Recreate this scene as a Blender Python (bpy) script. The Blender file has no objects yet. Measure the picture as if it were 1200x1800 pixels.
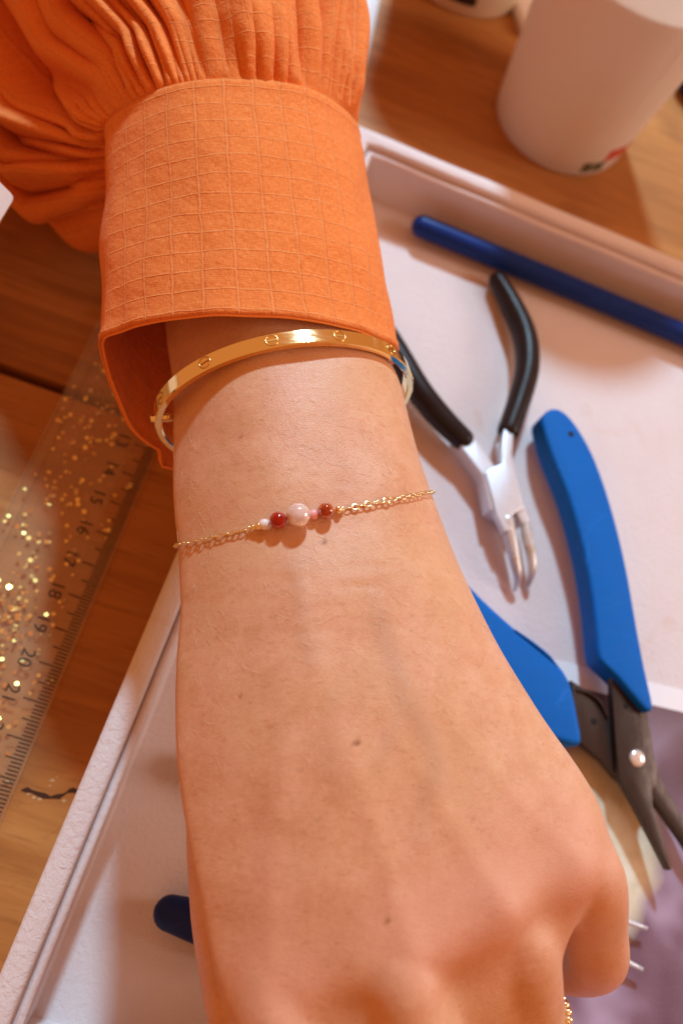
import bpy, bmesh, math, random
import numpy as np
from mathutils import Vector, Matrix
from mathutils.bvhtree import BVHTree

random.seed(7)
rng = np.random.default_rng(7)
S = 0.01                                   # the scene is written in centimetres
scene = bpy.context.scene
COL = scene.collection

# ------------------------------------------------------------------ camera
F_PX, TX, TY, CAM_H = 1356.57, 0.356477, -0.209933, 22.6506
RX = np.array([[1, 0, 0], [0, math.cos(TX), -math.sin(TX)], [0, math.sin(TX), math.cos(TX)]])
RY = np.array([[math.cos(TY), 0, math.sin(TY)], [0, 1, 0], [-math.sin(TY), 0, math.cos(TY)]])
RC = RY @ RX
camd = bpy.data.cameras.new('camera')
cam = bpy.data.objects.new('camera', camd)
COL.objects.link(cam)
cam.matrix_world = Matrix.Translation((0, 0, CAM_H * S)) @ Matrix(RC.tolist()).to_4x4()
camd.sensor_fit = 'VERTICAL'
camd.sensor_height = 24.0
camd.lens = 24.0 * F_PX / 1800.0
camd.clip_start = 0.005
camd.clip_end = 50
camd.dof.use_dof = True
camd.dof.focus_distance = 0.163
camd.dof.aperture_fstop = 6.5
scene.camera = cam

# ------------------------------------------------------------------ world, lamps, exposure
world = bpy.data.worlds.new('World')
scene.world = world
world.use_nodes = True
wt = world.node_tree
bg = wt.nodes['Background']
# a warm room: brown walls low down, paler ceiling overhead
wtc = wt.nodes.new('ShaderNodeTexCoord')
wsep = wt.nodes.new('ShaderNodeSeparateXYZ')
wrmp = wt.nodes.new('ShaderNodeValToRGB')
wt.links.new(wtc.outputs['Generated'], wsep.inputs[0])
wt.links.new(wsep.outputs['Z'], wrmp.inputs[0])
wrmp.color_ramp.elements[0].position = 0.05
wrmp.color_ramp.elements[0].color = (0.76, 0.275, 0.090, 1)
wrmp.color_ramp.elements[1].position = 0.85
wrmp.color_ramp.elements[1].color = (0.82, 0.305, 0.098, 1)
wt.links.new(wrmp.outputs[0], bg.inputs['Color'])
bg.inputs['Strength'].default_value = 0.74


def lamp(name, pos, target, energy, size, color):
    l = bpy.data.lights.new(name, 'AREA')
    l.shape = 'DISK'
    l.size = size * S
    l.energy = energy
    l.color = color
    o = bpy.data.objects.new(name, l)
    COL.objects.link(o)
    p = Vector(pos) * S
    o.location = p
    o.rotation_euler = (Vector(target) * S - p).to_track_quat('-Z', 'Y').to_euler()
    return o


lamp('key_lamp', (15, 107, 93), (6, 10, 1), 19, 11, (0.48, 0.79, 1.0))
lamp('side_fill', (120, 2, 62), (8, 8, 3), 6.2, 50, (1.0, 0.86, 0.78))  # broad soft lamp added as fill from the right, no window known there

scene.view_settings.view_transform = 'Standard'
scene.view_settings.look = 'None'
scene.view_settings.exposure = 0.0
scene.view_settings.gamma = 1.0
scene.view_settings.use_curve_mapping = False
scene.render.engine = 'CYCLES'
scene.cycles.max_bounces = 10
scene.cycles.transparent_max_bounces = 16


# ------------------------------------------------------------------ helpers
def at(u, v, z):
    """point at height z (cm) that the photograph shows at pixel u, v"""
    d = RC @ np.array([(u - 600) / F_PX, -(v - 900) / F_PX, -1.0])
    t = (z - CAM_H) / d[2]
    return np.array([d[0] * t, d[1] * t, z])


def proj(P):
    q = (np.array(P) - np.array([0, 0, CAM_H])) @ RC
    return 600 + F_PX * q[0] / -q[2], 900 - F_PX * q[1] / -q[2]


def sstep(a, b, x):
    t = np.clip((x - a) / (b - a), 0, 1)
    return t * t * (3 - 2 * t)


OFF = {}


def tag(o, label=None, cat=None, group=None, kind=None):
    if label: o['label'] = label
    if cat: o['category'] = cat
    if group: o['group'] = group
    if kind: o['kind'] = kind
    return o


def thing(name, loc, label, cat, group=None):
    o = bpy.data.objects.new(name, None)
    o.empty_display_size = 0.01
    COL.objects.link(o)
    o.location = Vector([float(c) for c in loc]) * S
    OFF[o] = np.array(loc, float)
    return tag(o, label, cat, group)


def link(name, me, mat, parent=None, smooth=True):
    o = bpy.data.objects.new(name, me)
    COL.objects.link(o)
    if mat is not None and not me.materials:
        me.materials.append(mat)
    if smooth:
        me.polygons.foreach_set('use_smooth', [True] * len(me.polygons))
    if parent is not None:
        o.parent = parent
        OFF[o] = OFF.get(parent, np.zeros(3))
    return o


def mesh(name, verts, faces, mat, parent=None, smooth=True, uv=None):
    """verts in world centimetres"""
    off = OFF.get(parent, np.zeros(3)) if parent is not None else np.zeros(3)
    v = (np.asarray(verts, float) - off) * S
    me = bpy.data.meshes.new(name)
    me.from_pydata(v.tolist(), [], [list(map(int, f)) for f in faces])
    if uv is not None:
        layer = me.uv_layers.new(name='UVMap')
        idx = np.empty(len(me.loops), int)
        me.loops.foreach_get('vertex_index', idx)
        layer.data.foreach_set('uv', np.asarray(uv, float)[idx].ravel())
    me.update()
    return link(name, me, mat, parent, smooth)


def from_bm(name, bm, mat, parent=None, smooth=True, angle=None):
    off = OFF.get(parent, np.zeros(3)) if parent is not None else np.zeros(3)
    for v in bm.verts:
        v.co = (v.co - Vector(off)) * S
    bmesh.ops.recalc_face_normals(bm, faces=bm.faces)
    me = bpy.data.meshes.new(name)
    bm.to_mesh(me)
    bm.free()
    o = link(name, me, mat, parent, smooth)
    if angle is not None and smooth:
        for e in me.edges:
            pass
        me.set_sharp_from_angle(angle=math.radians(angle))
    return o


def grid_faces(nu, nv, wrap_u=False, flip=False):
    fs = []
    for j in range(nv - 1):
        for i in range(nu if wrap_u else nu - 1):
            a = j * nu + i
            b = j * nu + (i + 1) % nu
            q = [a, b, b + nu, a + nu]
            fs.append(q[::-1] if flip else q)
    return fs


def catmull(pts, n):
    P = np.asarray(pts, float)
    P = np.vstack([2 * P[0] - P[1], P, 2 * P[-1] - P[-2]])
    out = []
    m = len(P) - 3
    for k in range(n):
        x = k / (n - 1) * m
        i = min(int(x), m - 1)
        t = x - i
        a, b, c, d = P[i:i + 4]
        out.append(0.5 * (2 * b + (c - a) * t + (2 * a - 5 * b + 4 * c - d) * t * t + (3 * b - a - 3 * c + d) * t ** 3))
    return np.array(out)


def sweep_geo(path, rad, n=40, segs=16, up=(0, 0, 1), flat=1.0, round_ends=True):
    """tube along control points; rad = list of radii (same count as path) ; flat = vertical/horizontal ratio"""
    ctrl = np.hstack([np.asarray(path, float), np.asarray(rad, float)[:, None]])
    C = catmull(ctrl, n)
    P, R = C[:, :3], np.maximum(C[:, 3], 0.004)
    if round_ends:
        T0 = P[1] - P[0]; T0 /= np.linalg.norm(T0)
        T1 = P[-1] - P[-2]; T1 /= np.linalg.norm(T1)
        pre, pr_, post, po_ = [], [], [], []
        for k in range(5):
            ang = (k + 0.35) / 5 * math.pi / 2
            pre.append(P[0] - T0 * R[0] * math.cos(ang)); pr_.append(R[0] * math.sin(ang))
            post.append(P[-1] + T1 * R[-1] * math.sin(math.pi / 2 - ang)); po_.append(R[-1] * math.sin(ang))
        P = np.vstack([pre, P, post[::-1]])
        R = np.concatenate([pr_, R, po_[::-1]])
    T = np.gradient(P, axis=0)
    T /= np.linalg.norm(T, axis=1)[:, None]
    verts = []
    upv = np.array(up, float)
    for p, t, r in zip(P, T, R):
        x = np.cross(t, upv)
        if np.linalg.norm(x) < 1e-4: x = np.array([1.0, 0, 0])
        x /= np.linalg.norm(x)
        y = np.cross(x, t)
        for k in range(segs):
            a = 2 * math.pi * k / segs
            verts.append(p + r * (x * math.cos(a) + y * math.sin(a) * flat))
    f = grid_faces(segs, len(P), True)
    f.append(list(range(segs))[::-1])
    f.append(list(range(len(verts) - segs, len(verts))))
    return np.array(verts), f


def sweep(name, path, rad, mat, parent=None, **kw):
    v, f = sweep_geo(path, rad, **kw)
    return mesh(name, v, f, mat, parent)


def slab(name, outline, z0, z1, mat, parent=None, bevel=0.05, seg=3, top_only=False):
    """closed outline [(x, y)] extruded from z0 to z1 with rounded edges"""
    bm = bmesh.new()
    lo = [bm.verts.new((p[0], p[1], z0)) for p in outline]
    hi = [bm.verts.new((p[0], p[1], z1)) for p in outline]
    n = len(outline)
    ft = bm.faces.new(hi)
    fb = bm.faces.new(lo[::-1])
    for i in range(n):
        bm.faces.new((lo[i], lo[(i + 1) % n], hi[(i + 1) % n], hi[i]))
    bmesh.ops.recalc_face_normals(bm, faces=bm.faces)
    if bevel > 0:
        es = list(ft.edges) + ([] if top_only else list(fb.edges))
        bmesh.ops.bevel(bm, geom=es, offset=bevel, segments=seg, profile=0.5, affect='EDGES', clamp_overlap=True)
    return from_bm(name, bm, mat, parent, True, 35)


def px(points, z):
    return [tuple(at(u, v, z)[:2]) for u, v in points]


def smooth_outline(pts, per=6):
    """closed Catmull-Rom through pts"""
    P = np.asarray(pts, float)
    n = len(P)
    out = []
    for i in range(n):
        a, b, c, d = P[(i - 1) % n], P[i], P[(i + 1) % n], P[(i + 2) % n]
        for k in range(per):
            t = k / per
            out.append(0.5 * (2 * b + (c - a) * t + (2 * a - 5 * b + 4 * c - d) * t * t + (3 * b - a - 3 * c + d) * t ** 3))
    return [tuple(p) for p in out]


def box(bm, c, s, rot=None):
    m = Matrix.Translation(Vector(c))
    if rot is not None: m = m @ rot.to_4x4()
    return bmesh.ops.create_cube(bm, size=1, matrix=m @ Matrix.Diagonal((s[0], s[1], s[2], 1)))['verts']


def lathe(name, prof, c, mat, parent=None, segs=72, scale_y=1.0):
    v = []
    for r, z in prof:
        for k in range(segs):
            a = 2 * math.pi * k / segs
            v.append((c[0] + r * math.cos(a), c[1] + r * math.sin(a) * scale_y, c[2] + z))
    f = grid_faces(segs, len(prof), True)
    return mesh(name, v, f, mat, parent)


def rand_vec(s):
    return np.array([random.uniform(-s, s) for _ in range(3)])


# ------------------------------------------------------------------ materials
class NT:
    def __init__(self, name):
        self.m = bpy.data.materials.new(name)
        self.m.use_nodes = True
        self.t = self.m.node_tree
        self.b = self.t.nodes['Principled BSDF']
        self.out = self.t.nodes['Material Output']

    def n(self, typ, **kw):
        nd = self.t.nodes.new(typ)
        ins = kw.pop('ins', {})
        for k, v in kw.items(): setattr(nd, k, v)
        for k, v in ins.items(): self.set(nd.inputs[k], v)
        return nd

    def set(self, sock, v):
        if isinstance(v, bpy.types.NodeSocket): self.t.links.new(v, sock)
        elif isinstance(v, (tuple, list)) and len(v) == 3 and sock.type == 'RGBA': sock.default_value = (*v, 1)
        else: sock.default_value = v

    def P(self, **kw):
        names = dict(color='Base Color', rough='Roughness', metal='Metallic', normal='Normal', spec='Specular IOR Level',
                     sss='Subsurface Weight', sssr='Subsurface Radius', ssss='Subsurface Scale', trans='Transmission Weight',
                     ior='IOR', coat='Coat Weight', coatr='Coat Roughness', sheen='Sheen Weight', sheenr='Sheen Roughness',
                     alpha='Alpha', emit='Emission Color', emits='Emission Strength', sheent='Sheen Tint')
        for k, v in kw.items(): self.set(self.b.inputs[names[k]], v)
        return self

    def coord(self, kind='Object', scale=(100, 100, 100), rot=(0, 0, 0), loc=(0, 0, 0)):
        tc = self.n('ShaderNodeTexCoord')
        mp = self.n('ShaderNodeMapping', ins={'Vector': tc.outputs[kind], 'Scale': scale, 'Rotation': rot, 'Location': loc})
        return mp.outputs[0]

    def noise(self, vec, scale=1, detail=4, rough=0.55, dist=0):
        return self.n('ShaderNodeTexNoise', ins={'Vector': vec, 'Scale': scale, 'Detail': detail, 'Roughness': rough, 'Distortion': dist}).outputs['Fac']

    def voro(self, vec, scale=1, feature='F1', out='Distance'):
        return self.n('ShaderNodeTexVoronoi', feature=feature, ins={'Vector': vec, 'Scale': scale}).outputs[out]

    def math(self, op, a, b=0.0, c=0.0, clamp=False):
        nd = self.n('ShaderNodeMath', operation=op, use_clamp=clamp)
        self.set(nd.inputs[0], a); self.set(nd.inputs[1], b); self.set(nd.inputs[2], c)
        return nd.outputs[0]

    def ramp(self, fac, stops):
        nd = self.n('ShaderNodeValToRGB')
        self.set(nd.inputs[0], fac)
        el = nd.color_ramp.elements
        while len(el) < len(stops): el.new(0.5)
        for e, (p, c) in zip(el, stops):
            e.position = p
            e.color = (*c, 1) if len(c) == 3 else c
        return nd.outputs[0]

    def maprange(self, v, a, b, c=0.0, d=1.0):
        return self.n('ShaderNodeMapRange', ins={'Value': v, 'From Min': a, 'From Max': b, 'To Min': c, 'To Max': d}).outputs[0]

    def mix(self, fac, a, b, mode='MIX'):
        nd = self.n('ShaderNodeMix', data_type='RGBA', blend_type=mode)
        self.set(nd.inputs['Factor'], fac)
        self.set(nd.inputs[6], a if isinstance(a, bpy.types.NodeSocket) else (*a, 1))
        self.set(nd.inputs[7], b if isinstance(b, bpy.types.NodeSocket) else (*b, 1))
        return nd.outputs[2]

    def bump(self, h, dist=0.01, strength=1.0, prev=None):
        nd = self.n('ShaderNodeBump', ins={'Height': h, 'Distance': dist * S, 'Strength': strength})
        if prev is not None: self.set(nd.inputs['Normal'], prev)
        return nd.outputs[0]


M = {}


def simple(name, **kw):
    n = NT(name)
    n.P(**kw)
    M[name] = n.m
    return n


# wood
def wood_mat():
    n = NT('wood')
    v = n.coord(scale=(100, 100, 100))
    vs = n.coord(scale=(9, 100, 100))
    warp = n.noise(n.coord(scale=(22, 60, 60)), 0.16, 3, 0.6)
    g1 = n.noise(vs, 0.9, 6, 0.62, 1.2)
    g2 = n.noise(vs, 4.5, 4, 0.6, 0.3)
    big = n.noise(v, 0.22, 3, 0.5)
    f = n.math('ADD', n.math('MULTIPLY', g1, 0.55), n.math('MULTIPLY', warp, 0.45))
    c = n.ramp(f, [(0.30, (0.24, 0.088, 0.022)), (0.46, (0.42, 0.168, 0.044)), (0.58, (0.52, 0.225, 0.060)), (0.72, (0.64, 0.315, 0.098))])
    c = n.mix(n.maprange(g2, 0.55, 0.72, 0, 0.5), c, (0.20, 0.075, 0.022))
    c = n.mix(n.maprange(big, 0.58, 0.72, 0, 0.45), c, (0.22, 0.085, 0.030))
    scr = n.voro(n.coord(scale=(30, 240, 100), rot=(0, 0, 0.5)), 1.1, 'DISTANCE_TO_EDGE')
    sc = n.maprange(scr, 0.0, 0.012, 0.20, 0.0)
    c = n.mix(sc, c, (0.16, 0.06, 0.02))
    b = n.bump(g1, 0.03, 0.5)
    b = n.bump(n.noise(v, 9, 5, 0.7), 0.008, 0.6, b)
    n.P(color=c, rough=n.maprange(g2, 0.3, 0.7, 0.5, 0.66), normal=b, spec=0.25)
    M['wood'] = n.m


wood_mat()
simple('wood_gap', color=(0.03, 0.012, 0.005), rough=0.9)
simple('crack_dark', color=(0.06, 0.02, 0.008), rough=0.95)
simple('crack_chip', color=(0.62, 0.42, 0.22), rough=0.8)


def felt_mat(name, col, rough_amp, cell):
    n = NT(name)
    v = n.coord()
    a = n.noise(v, 26, 5, 0.7)
    w = n.noise(v, cell, 4, 0.6, 0.6)
    blot = n.noise(v, 0.8, 4, 0.6)
    c = n.mix(n.maprange(blot, 0.4, 0.75, 0, 0.25), col, tuple(x * y for x, y in zip(col, (0.88, 0.80, 0.76))))
    c = n.mix(n.maprange(a, 0.45, 0.8, 0, 0.25), c, tuple(x * 0.8 for x in col))
    stn = n.noise(v, 0.42, 5, 0.65, 0.8)
    c = n.mix(n.maprange(stn, 0.62, 0.70, 0, 0.30), c, tuple(x * y for x, y in zip(col, (0.86, 0.66, 0.50))))
    speck = n.voro(v, 2.3, 'F1')
    c = n.mix(n.maprange(speck, 0.012, 0.03, 0.55, 0), c, (0.25, 0.16, 0.11))
    b = n.bump(w, rough_amp, 0.9)
    b = n.bump(a, 0.012, 0.6, b)
    n.P(color=c, rough=0.92, normal=b, spec=0.15, sheen=0.15, sheenr=0.6)
    M[name] = n.m


felt_mat('felt', (0.77, 0.68, 0.675), 0.032, 7)
felt_mat('felt_rim', (0.80, 0.72, 0.71), 0.045, 6)


# skin
def skin_mat():
    n = NT('skin')
    v = n.coord()
    at_ = n.n('ShaderNodeAttribute', attribute_name='tone')
    sep = n.n('ShaderNodeSeparateColor', ins={'Color': at_.outputs['Color']})
    m1 = n.noise(v, 1.3, 5, 0.6)
    m2 = n.noise(v, 7, 5, 0.7)
    fine = n.noise(v, 22, 4, 0.7)
    c = n.ramp(n.math('ADD', n.math('MULTIPLY', m1, 0.65), n.math('MULTIPLY', m2, 0.35)),
               [(0.32, (0.62, 0.285, 0.140)), (0.5, (0.71, 0.360, 0.200)), (0.68, (0.79, 0.445, 0.275))])
    hue = n.noise(v, 0.55, 3, 0.5)
    c = n.mix(n.maprange(hue, 0.42, 0.62, 0, 0.45), c, (0.70, 0.385, 0.19))
    c = n.mix(n.maprange(n.noise(v, 0.9, 4, 0.6, 0.5), 0.5, 0.68, 0, 0.40), c, (0.72, 0.35, 0.225))
    c = n.mix(n.maprange(fine, 0.55, 0.75, 0, 0.30), c, (0.50, 0.19, 0.085))
    c = n.mix(n.maprange(n.voro(v, 3.2), 0.05, 0.13, 0.30, 0), c, (0.46, 0.15, 0.06))
    dash = n.noise(n.coord(scale=(90, 260, 150), rot=(0, 0, -0.1)), 5.0, 3, 0.6, 0.4)
    c = n.mix(n.maprange(dash, 0.58, 0.72, 0, 0.40), c, (0.50, 0.18, 0.075))
    c = n.mix(n.maprange(n.noise(v, 11, 3, 0.6), 0.56, 0.7, 0, 0.25), c, (0.88, 0.52, 0.33))
    c = n.mix(n.math('MULTIPLY', sep.outputs[0], 0.48), c, (0.52, 0.285, 0.17))      # veins
    c = n.mix(n.math('MULTIPLY', sep.outputs[1], 0.5), c, (0.74, 0.33, 0.24))       # redder knuckles
    c = n.mix(n.math('MULTIPLY', sep.outputs[2], 0.85), c, (0.26, 0.075, 0.022))                              # moles
    vl = n.coord(scale=(100, 210, 150), rot=(0, 0, 0.12))
    cr = n.voro(n.coord(scale=(100, 140, 120)), 17, 'DISTANCE_TO_EDGE')
    cr2 = n.noise(vl, 4.0, 5, 0.65, 0.6)
    b = n.bump(n.maprange(cr, 0, 0.2, 0, 1), 0.005, 0.45)
    b = n.bump(fine, 0.010, 0.55, b)
    b = n.bump(cr2, 0.010, 0.4, b)
    n.P(color=c, rough=n.maprange(m2, 0.3, 0.7, 0.36, 0.52), spec=0.48, normal=b, sss=0.16, sssr=(1.0, 0.33, 0.16), ssss=0.0035)
    M['skin'] = n.m


skin_mat()
simple('nail', color=(0.80, 0.47, 0.38), rough=0.25, coat=0.4)
simple('hair_pale', color=(0.95, 0.76, 0.50), rough=0.4)
simple('hair_dark', color=(0.36, 0.16, 0.07), rough=0.5)


# orange fabric with a woven check, in centimetres of cloth (UV)
def fabric_mat():
    n = NT('orange_cotton')
    tc = n.n('ShaderNodeTexCoord')
    wob = n.noise(n.coord('UV', (1, 1, 1)), 2.2, 2, 0.5)
    sep = n.n('ShaderNodeSeparateXYZ', ins={'Vector': tc.outputs['UV']})

    def line(sock, sp, w):
        p = n.math('ADD', sock, n.math('MULTIPLY', wob, 0.10))
        fr = n.math('ABSOLUTE', n.math('SUBTRACT', n.math('FRACT', n.math('DIVIDE', p, sp)), 0.5))
        return n.maprange(fr, 0.0, w / sp, 1.0, 0.0)
    lu = line(sep.outputs[0], 0.66, 0.034)
    lv = line(sep.outputs[1], 0.53, 0.030)
    ln = n.math('MAXIMUM', lu, lv)
    side_u = line(n.math('ADD', sep.outputs[0], 0.05), 0.66, 0.030)
    weave1 = n.noise(n.coord('UV', (7, 30, 1)), 1.0, 2, 0.5)
    weave2 = n.noise(n.coord('UV', (30, 7, 1)), 1.0, 2, 0.5)
    wv = n.math('ADD', weave1, weave2)
    blot = n.noise(n.coord('UV', (1, 1, 1)), 0.9, 3, 0.5)
    c = n.mix(n.maprange(wv, 0.75, 1.25), (0.82, 0.195, 0.038), (0.99, 0.345, 0.098))
    c = n.mix(n.maprange(blot, 0.35, 0.7, 0, 0.4), c, (0.96, 0.31, 0.082))
    c = n.mix(n.math('MULTIPLY', side_u, 0.35), c, (0.55, 0.11, 0.025))
    c = n.mix(n.math('MULTIPLY', n.math('MULTIPLY', ln, n.maprange(wob, 0.3, 0.7, 0.30, 0.8)), 0.8), c, (0.98, 0.42, 0.17))
    h = n.math('ADD', n.math('MULTIPLY', wv, 0.5), n.math('MULTIPLY', ln, 0.75))
    b = n.bump(h, 0.020, 0.8)
    b = n.bump(n.noise(n.coord('UV', (1, 1, 1)), 1.6, 4, 0.55), 0.16, 0.5, b)
    n.P(color=c, rough=0.9, spec=0.08, normal=b, sheen=0.05, sheenr=0.5)
    tr = n.n('ShaderNodeBsdfTranslucent', ins={'Color': (0.85, 0.15, 0.02, 1), 'Normal': b})
    mx = n.n('ShaderNodeMixShader', ins={0: 0.16})
    n.t.links.new(n.b.outputs[0], mx.inputs[1])
    n.t.links.new(tr.outputs[0], mx.inputs[2])
    n.t.links.new(mx.outputs[0], n.out.inputs[0])
    M['orange_cotton'] = n.m


fabric_mat()
simple('orange_cotton_edge', color=(0.95, 0.31, 0.075), rough=0.85, spec=0.15)
simple('orange_thread', color=(0.95, 0.31, 0.09), rough=0.8, spec=0.2)


def gold_mat(name, col, r):
    n = NT(name)
    v = n.coord()
    sc = n.noise(n.coord(scale=(100, 700, 100), rot=(0.3, 0.2, 0.9)), 1.2, 3, 0.6)
    n.P(color=col, metal=1.0, rough=n.maprange(sc, 0.3, 0.7, r * 0.7, r * 1.4), normal=n.bump(n.noise(v, 3, 3), 0.008, 0.5))
    M[name] = n.m


gold_mat('gold', (1.0, 0.81, 0.42), 0.09)
gold_mat('gold_chain', (1.0, 0.83, 0.50), 0.18)
simple('motif_ring', color=(0.80, 0.48, 0.16), metal=1.0, rough=0.25)
simple('motif_groove', color=(0.55, 0.26, 0.06), metal=1.0, rough=0.35)


def stone(name, c1, c2, trans, rough=0.08, sss=0.0):
    n = NT(name)
    f = n.noise(n.coord(), 9, 5, 0.65, 0.8)
    n.P(color=n.ramp(f, [(0.35, c1), (0.65, c2)]), rough=rough, trans=trans, ior=1.5, sss=sss, sssr=(1, 0.6, 0.5), ssss=0.001, coat=0.15, coatr=0.03)
    M[name] = n.m


stone('garnet_deep', (0.34, 0.003, 0.002), (0.52, 0.008, 0.003), 0.12, 0.06)
stone('garnet_amber', (0.26, 0.014, 0.003), (0.62, 0.075, 0.010), 0.2, 0.06)
stone('rose_quartz', (0.92, 0.70, 0.66), (0.99, 0.88, 0.86), 0.55, 0.10, 0.3)
stone('pink_opal', (0.90, 0.36, 0.32), (0.95, 0.48, 0.44), 0.0, 0.3, 0.3)
stone('pearl', (0.86, 0.74, 0.68), (0.93, 0.83, 0.80), 0.0, 0.15, 0.2)


# tools
def rubber(name, col, r, coat=0.0):
    n = NT(name)
    v = n.coord()
    f = n.noise(v, 30, 3, 0.6)
    g = n.noise(v, 2, 4, 0.6)
    sc = n.voro(n.coord(scale=(25, 160, 60), rot=(0.2, 0.1, 0.8)), 0.9, 'DISTANCE_TO_EDGE')
    col0 = n.mix(n.maprange(sc, 0.0, 0.008, 0.35, 0.0), col, tuple(min(1, x * 1.6 + 0.03) for x in col))
    n.P(color=n.mix(n.maprange(g, 0.4, 0.8, 0, 0.3), col0, tuple(min(1, x * 1.25 + 0.002) for x in col)), rough=n.maprange(g, 0.3, 0.7, r * 0.85, r * 1.15),
        normal=n.bump(f, 0.006, 0.5), spec=0.2, coat=coat, coatr=0.2)
    M[name] = n.m


rubber('blue_grip', (0.0, 0.125, 0.50), 0.62)
rubber('black_grip', (0.020, 0.011, 0.010), 0.34)
rubber('navy_grip', (0.006, 0.018, 0.110), 0.45)
rubber('navy_rod', (0.004, 0.030, 0.20), 0.42)


def metal_mat(name, col, r, stain=None, mtl=0.6):
    n = NT(name)
    v = n.coord(scale=(100, 40, 100))
    g = n.noise(v, 6, 5, 0.7)
    c = n.mix(n.maprange(g, 0.4, 0.75, 0, 0.35), col, tuple(x * 0.7 for x in col))
    if stain is not None:
        s = n.noise(n.coord(), 2.2, 4, 0.6)
        c = n.mix(n.maprange(s, 0.5, 0.68, 0, 0.8), c, stain)
    n.P(color=c, metal=mtl, rough=n.maprange(g, 0.3, 0.7, r * 0.8, r * 1.25), normal=n.bump(g, 0.008, 0.5))
    M[name] = n.m


metal_mat('steel', (0.72, 0.76, 0.84), 0.42, None, 0.5)
metal_mat('steel_worn', (0.70, 0.70, 0.70), 0.38, (0.46, 0.34, 0.19), 0.55)
metal_mat('dark_steel', (0.070, 0.052, 0.046), 0.42, None, 0.7)
metal_mat('rivet', (0.95, 0.93, 0.90), 0.22)
simple('hole_black', color=(0.012, 0.006, 0.005), rough=0.9)
simple('etch', color=(0.035, 0.02, 0.016), rough=0.6)


# ruler
def ruler_mat():
    n = NT('clear_plastic')
    tr = n.n('ShaderNodeBsdfTransparent', ins={'Color': (0.98, 0.955, 0.90, 1)})
    haze = n.noise(n.coord(), 0.5, 4, 0.6)
    bmp = n.bump(n.noise(n.coord(), 1.4, 3), 0.01, 0.4)
    gl = n.n('ShaderNodeBsdfGlossy', ins={'Color': (1, 1, 1, 1), 'Roughness': 0.16, 'Normal': bmp})
    df = n.n('ShaderNodeBsdfDiffuse', ins={'Color': (1.0, 0.78, 0.52, 1)})
    geo = n.n('ShaderNodeNewGeometry')
    fr = n.math('MULTIPLY', n.n('ShaderNodeFresnel', ins={'IOR': 1.45}).outputs[0], n.math('SUBTRACT', 1.0, geo.outputs['Backfacing']))
    mx0 = n.n('ShaderNodeMixShader', ins={0: n.maprange(haze, 0.3, 0.7, 0.06, 0.14)})
    n.t.links.new(tr.outputs[0], mx0.inputs[1])
    n.t.links.new(df.outputs[0], mx0.inputs[2])
    mx = n.n('ShaderNodeMixShader', ins={0: fr})
    n.t.links.new(mx0.outputs[0], mx.inputs[1])
    n.t.links.new(gl.outputs[0], mx.inputs[2])
    n.t.links.new(mx.outputs[0], n.out.inputs[0])
    M['clear_plastic'] = n.m


ruler_mat()
simple('ruler_print', color=(0.035, 0.018, 0.010), rough=0.6)
simple('glitter', color=(1.0, 0.72, 0.24), metal=1.0, rough=0.32)


# paper, cups, card
def paper_mat(name, col, trans=0.0):
    n = NT(name)
    v = n.coord()
    f = n.noise(v, 14, 4, 0.6)
    n.P(color=n.mix(n.maprange(f, 0.4, 0.8, 0, 0.12), col, tuple(x * 0.85 for x in col)), rough=0.62, spec=0.3, normal=n.bump(f, 0.006, 0.5))
    if trans:
        t = n.n('ShaderNodeBsdfTranslucent', ins={'Color': (*col, 1)})
        mx = n.n('ShaderNodeMixShader', ins={0: trans})
        n.t.links.new(n.b.outputs[0], mx.inputs[1])
        n.t.links.new(t.outputs[0], mx.inputs[2])
        n.t.links.new(mx.outputs[0], n.out.inputs[0])
    M[name] = n.m


paper_mat('cup_paper', (0.95, 0.88, 0.80), 0.50)
paper_mat('cream_cup', (0.80, 0.62, 0.40), 0.1)
paper_mat('white_paper', (0.86, 0.85, 0.87))
paper_mat('napkin', (0.84, 0.74, 0.68))
simple('milky_coffee', color=(0.72, 0.48, 0.30), rough=0.2)
simple('cup_print_red', color=(0.55, 0.06, 0.02), rough=0.6)
simple('cup_print_green', color=(0.10, 0.085, 0.02), rough=0.6)
simple('cup_print_black', color=(0.03, 0.014, 0.008), rough=0.6)
simple('card_white', color=(0.88, 0.88, 0.92), rough=0.35)


def card_mat():
    n = NT('card_print')
    v = n.coord()
    # purple print with a cream shape, in the card's own centimetres
    sp = n.n('ShaderNodeSeparateXYZ', ins={'Vector': v})
    w = n.noise(v, 0.45, 4, 0.6)
    ex = n.math('DIVIDE', n.math('SUBTRACT', sp.outputs[0], 4.9), 2.2)
    ey = n.math('DIVIDE', n.math('ADD', sp.outputs[1], 5.0), 2.5)
    edge = n.math('ADD', n.math('SQRT', n.math('ADD', n.math('MULTIPLY', ex, ex), n.math('MULTIPLY', ey, ey))), n.math('MULTIPLY', n.math('SUBTRACT', w, 0.5), 0.7))
    pur = n.ramp(n.noise(v, 0.22, 3, 0.5, 0.0), [(0.36, (0.10, 0.045, 0.062)), (0.5, (0.22, 0.125, 0.18)), (0.62, (0.50, 0.39, 0.54))])
    pur = n.mix(n.maprange(sp.outputs[1], -0.2, -4.0), (0.115, 0.055, 0.055), pur)
    pur = n.mix(n.maprange(n.noise(v, 18, 3, 0.6), 0.5, 0.8, 0, 0.25), pur, (0.42, 0.3, 0.38))
    cre = n.ramp(n.noise(v, 0.9, 4, 0.6), [(0.35, (0.66, 0.58, 0.42)), (0.6, (0.80, 0.75, 0.58)), (0.75, (0.84, 0.82, 0.76))])
    c = n.mix(n.maprange(edge, 0.88, 1.15), cre, pur)
    n.P(color=c, rough=0.38, spec=0.4)
    M['card_print'] = n.m


card_mat()

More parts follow.
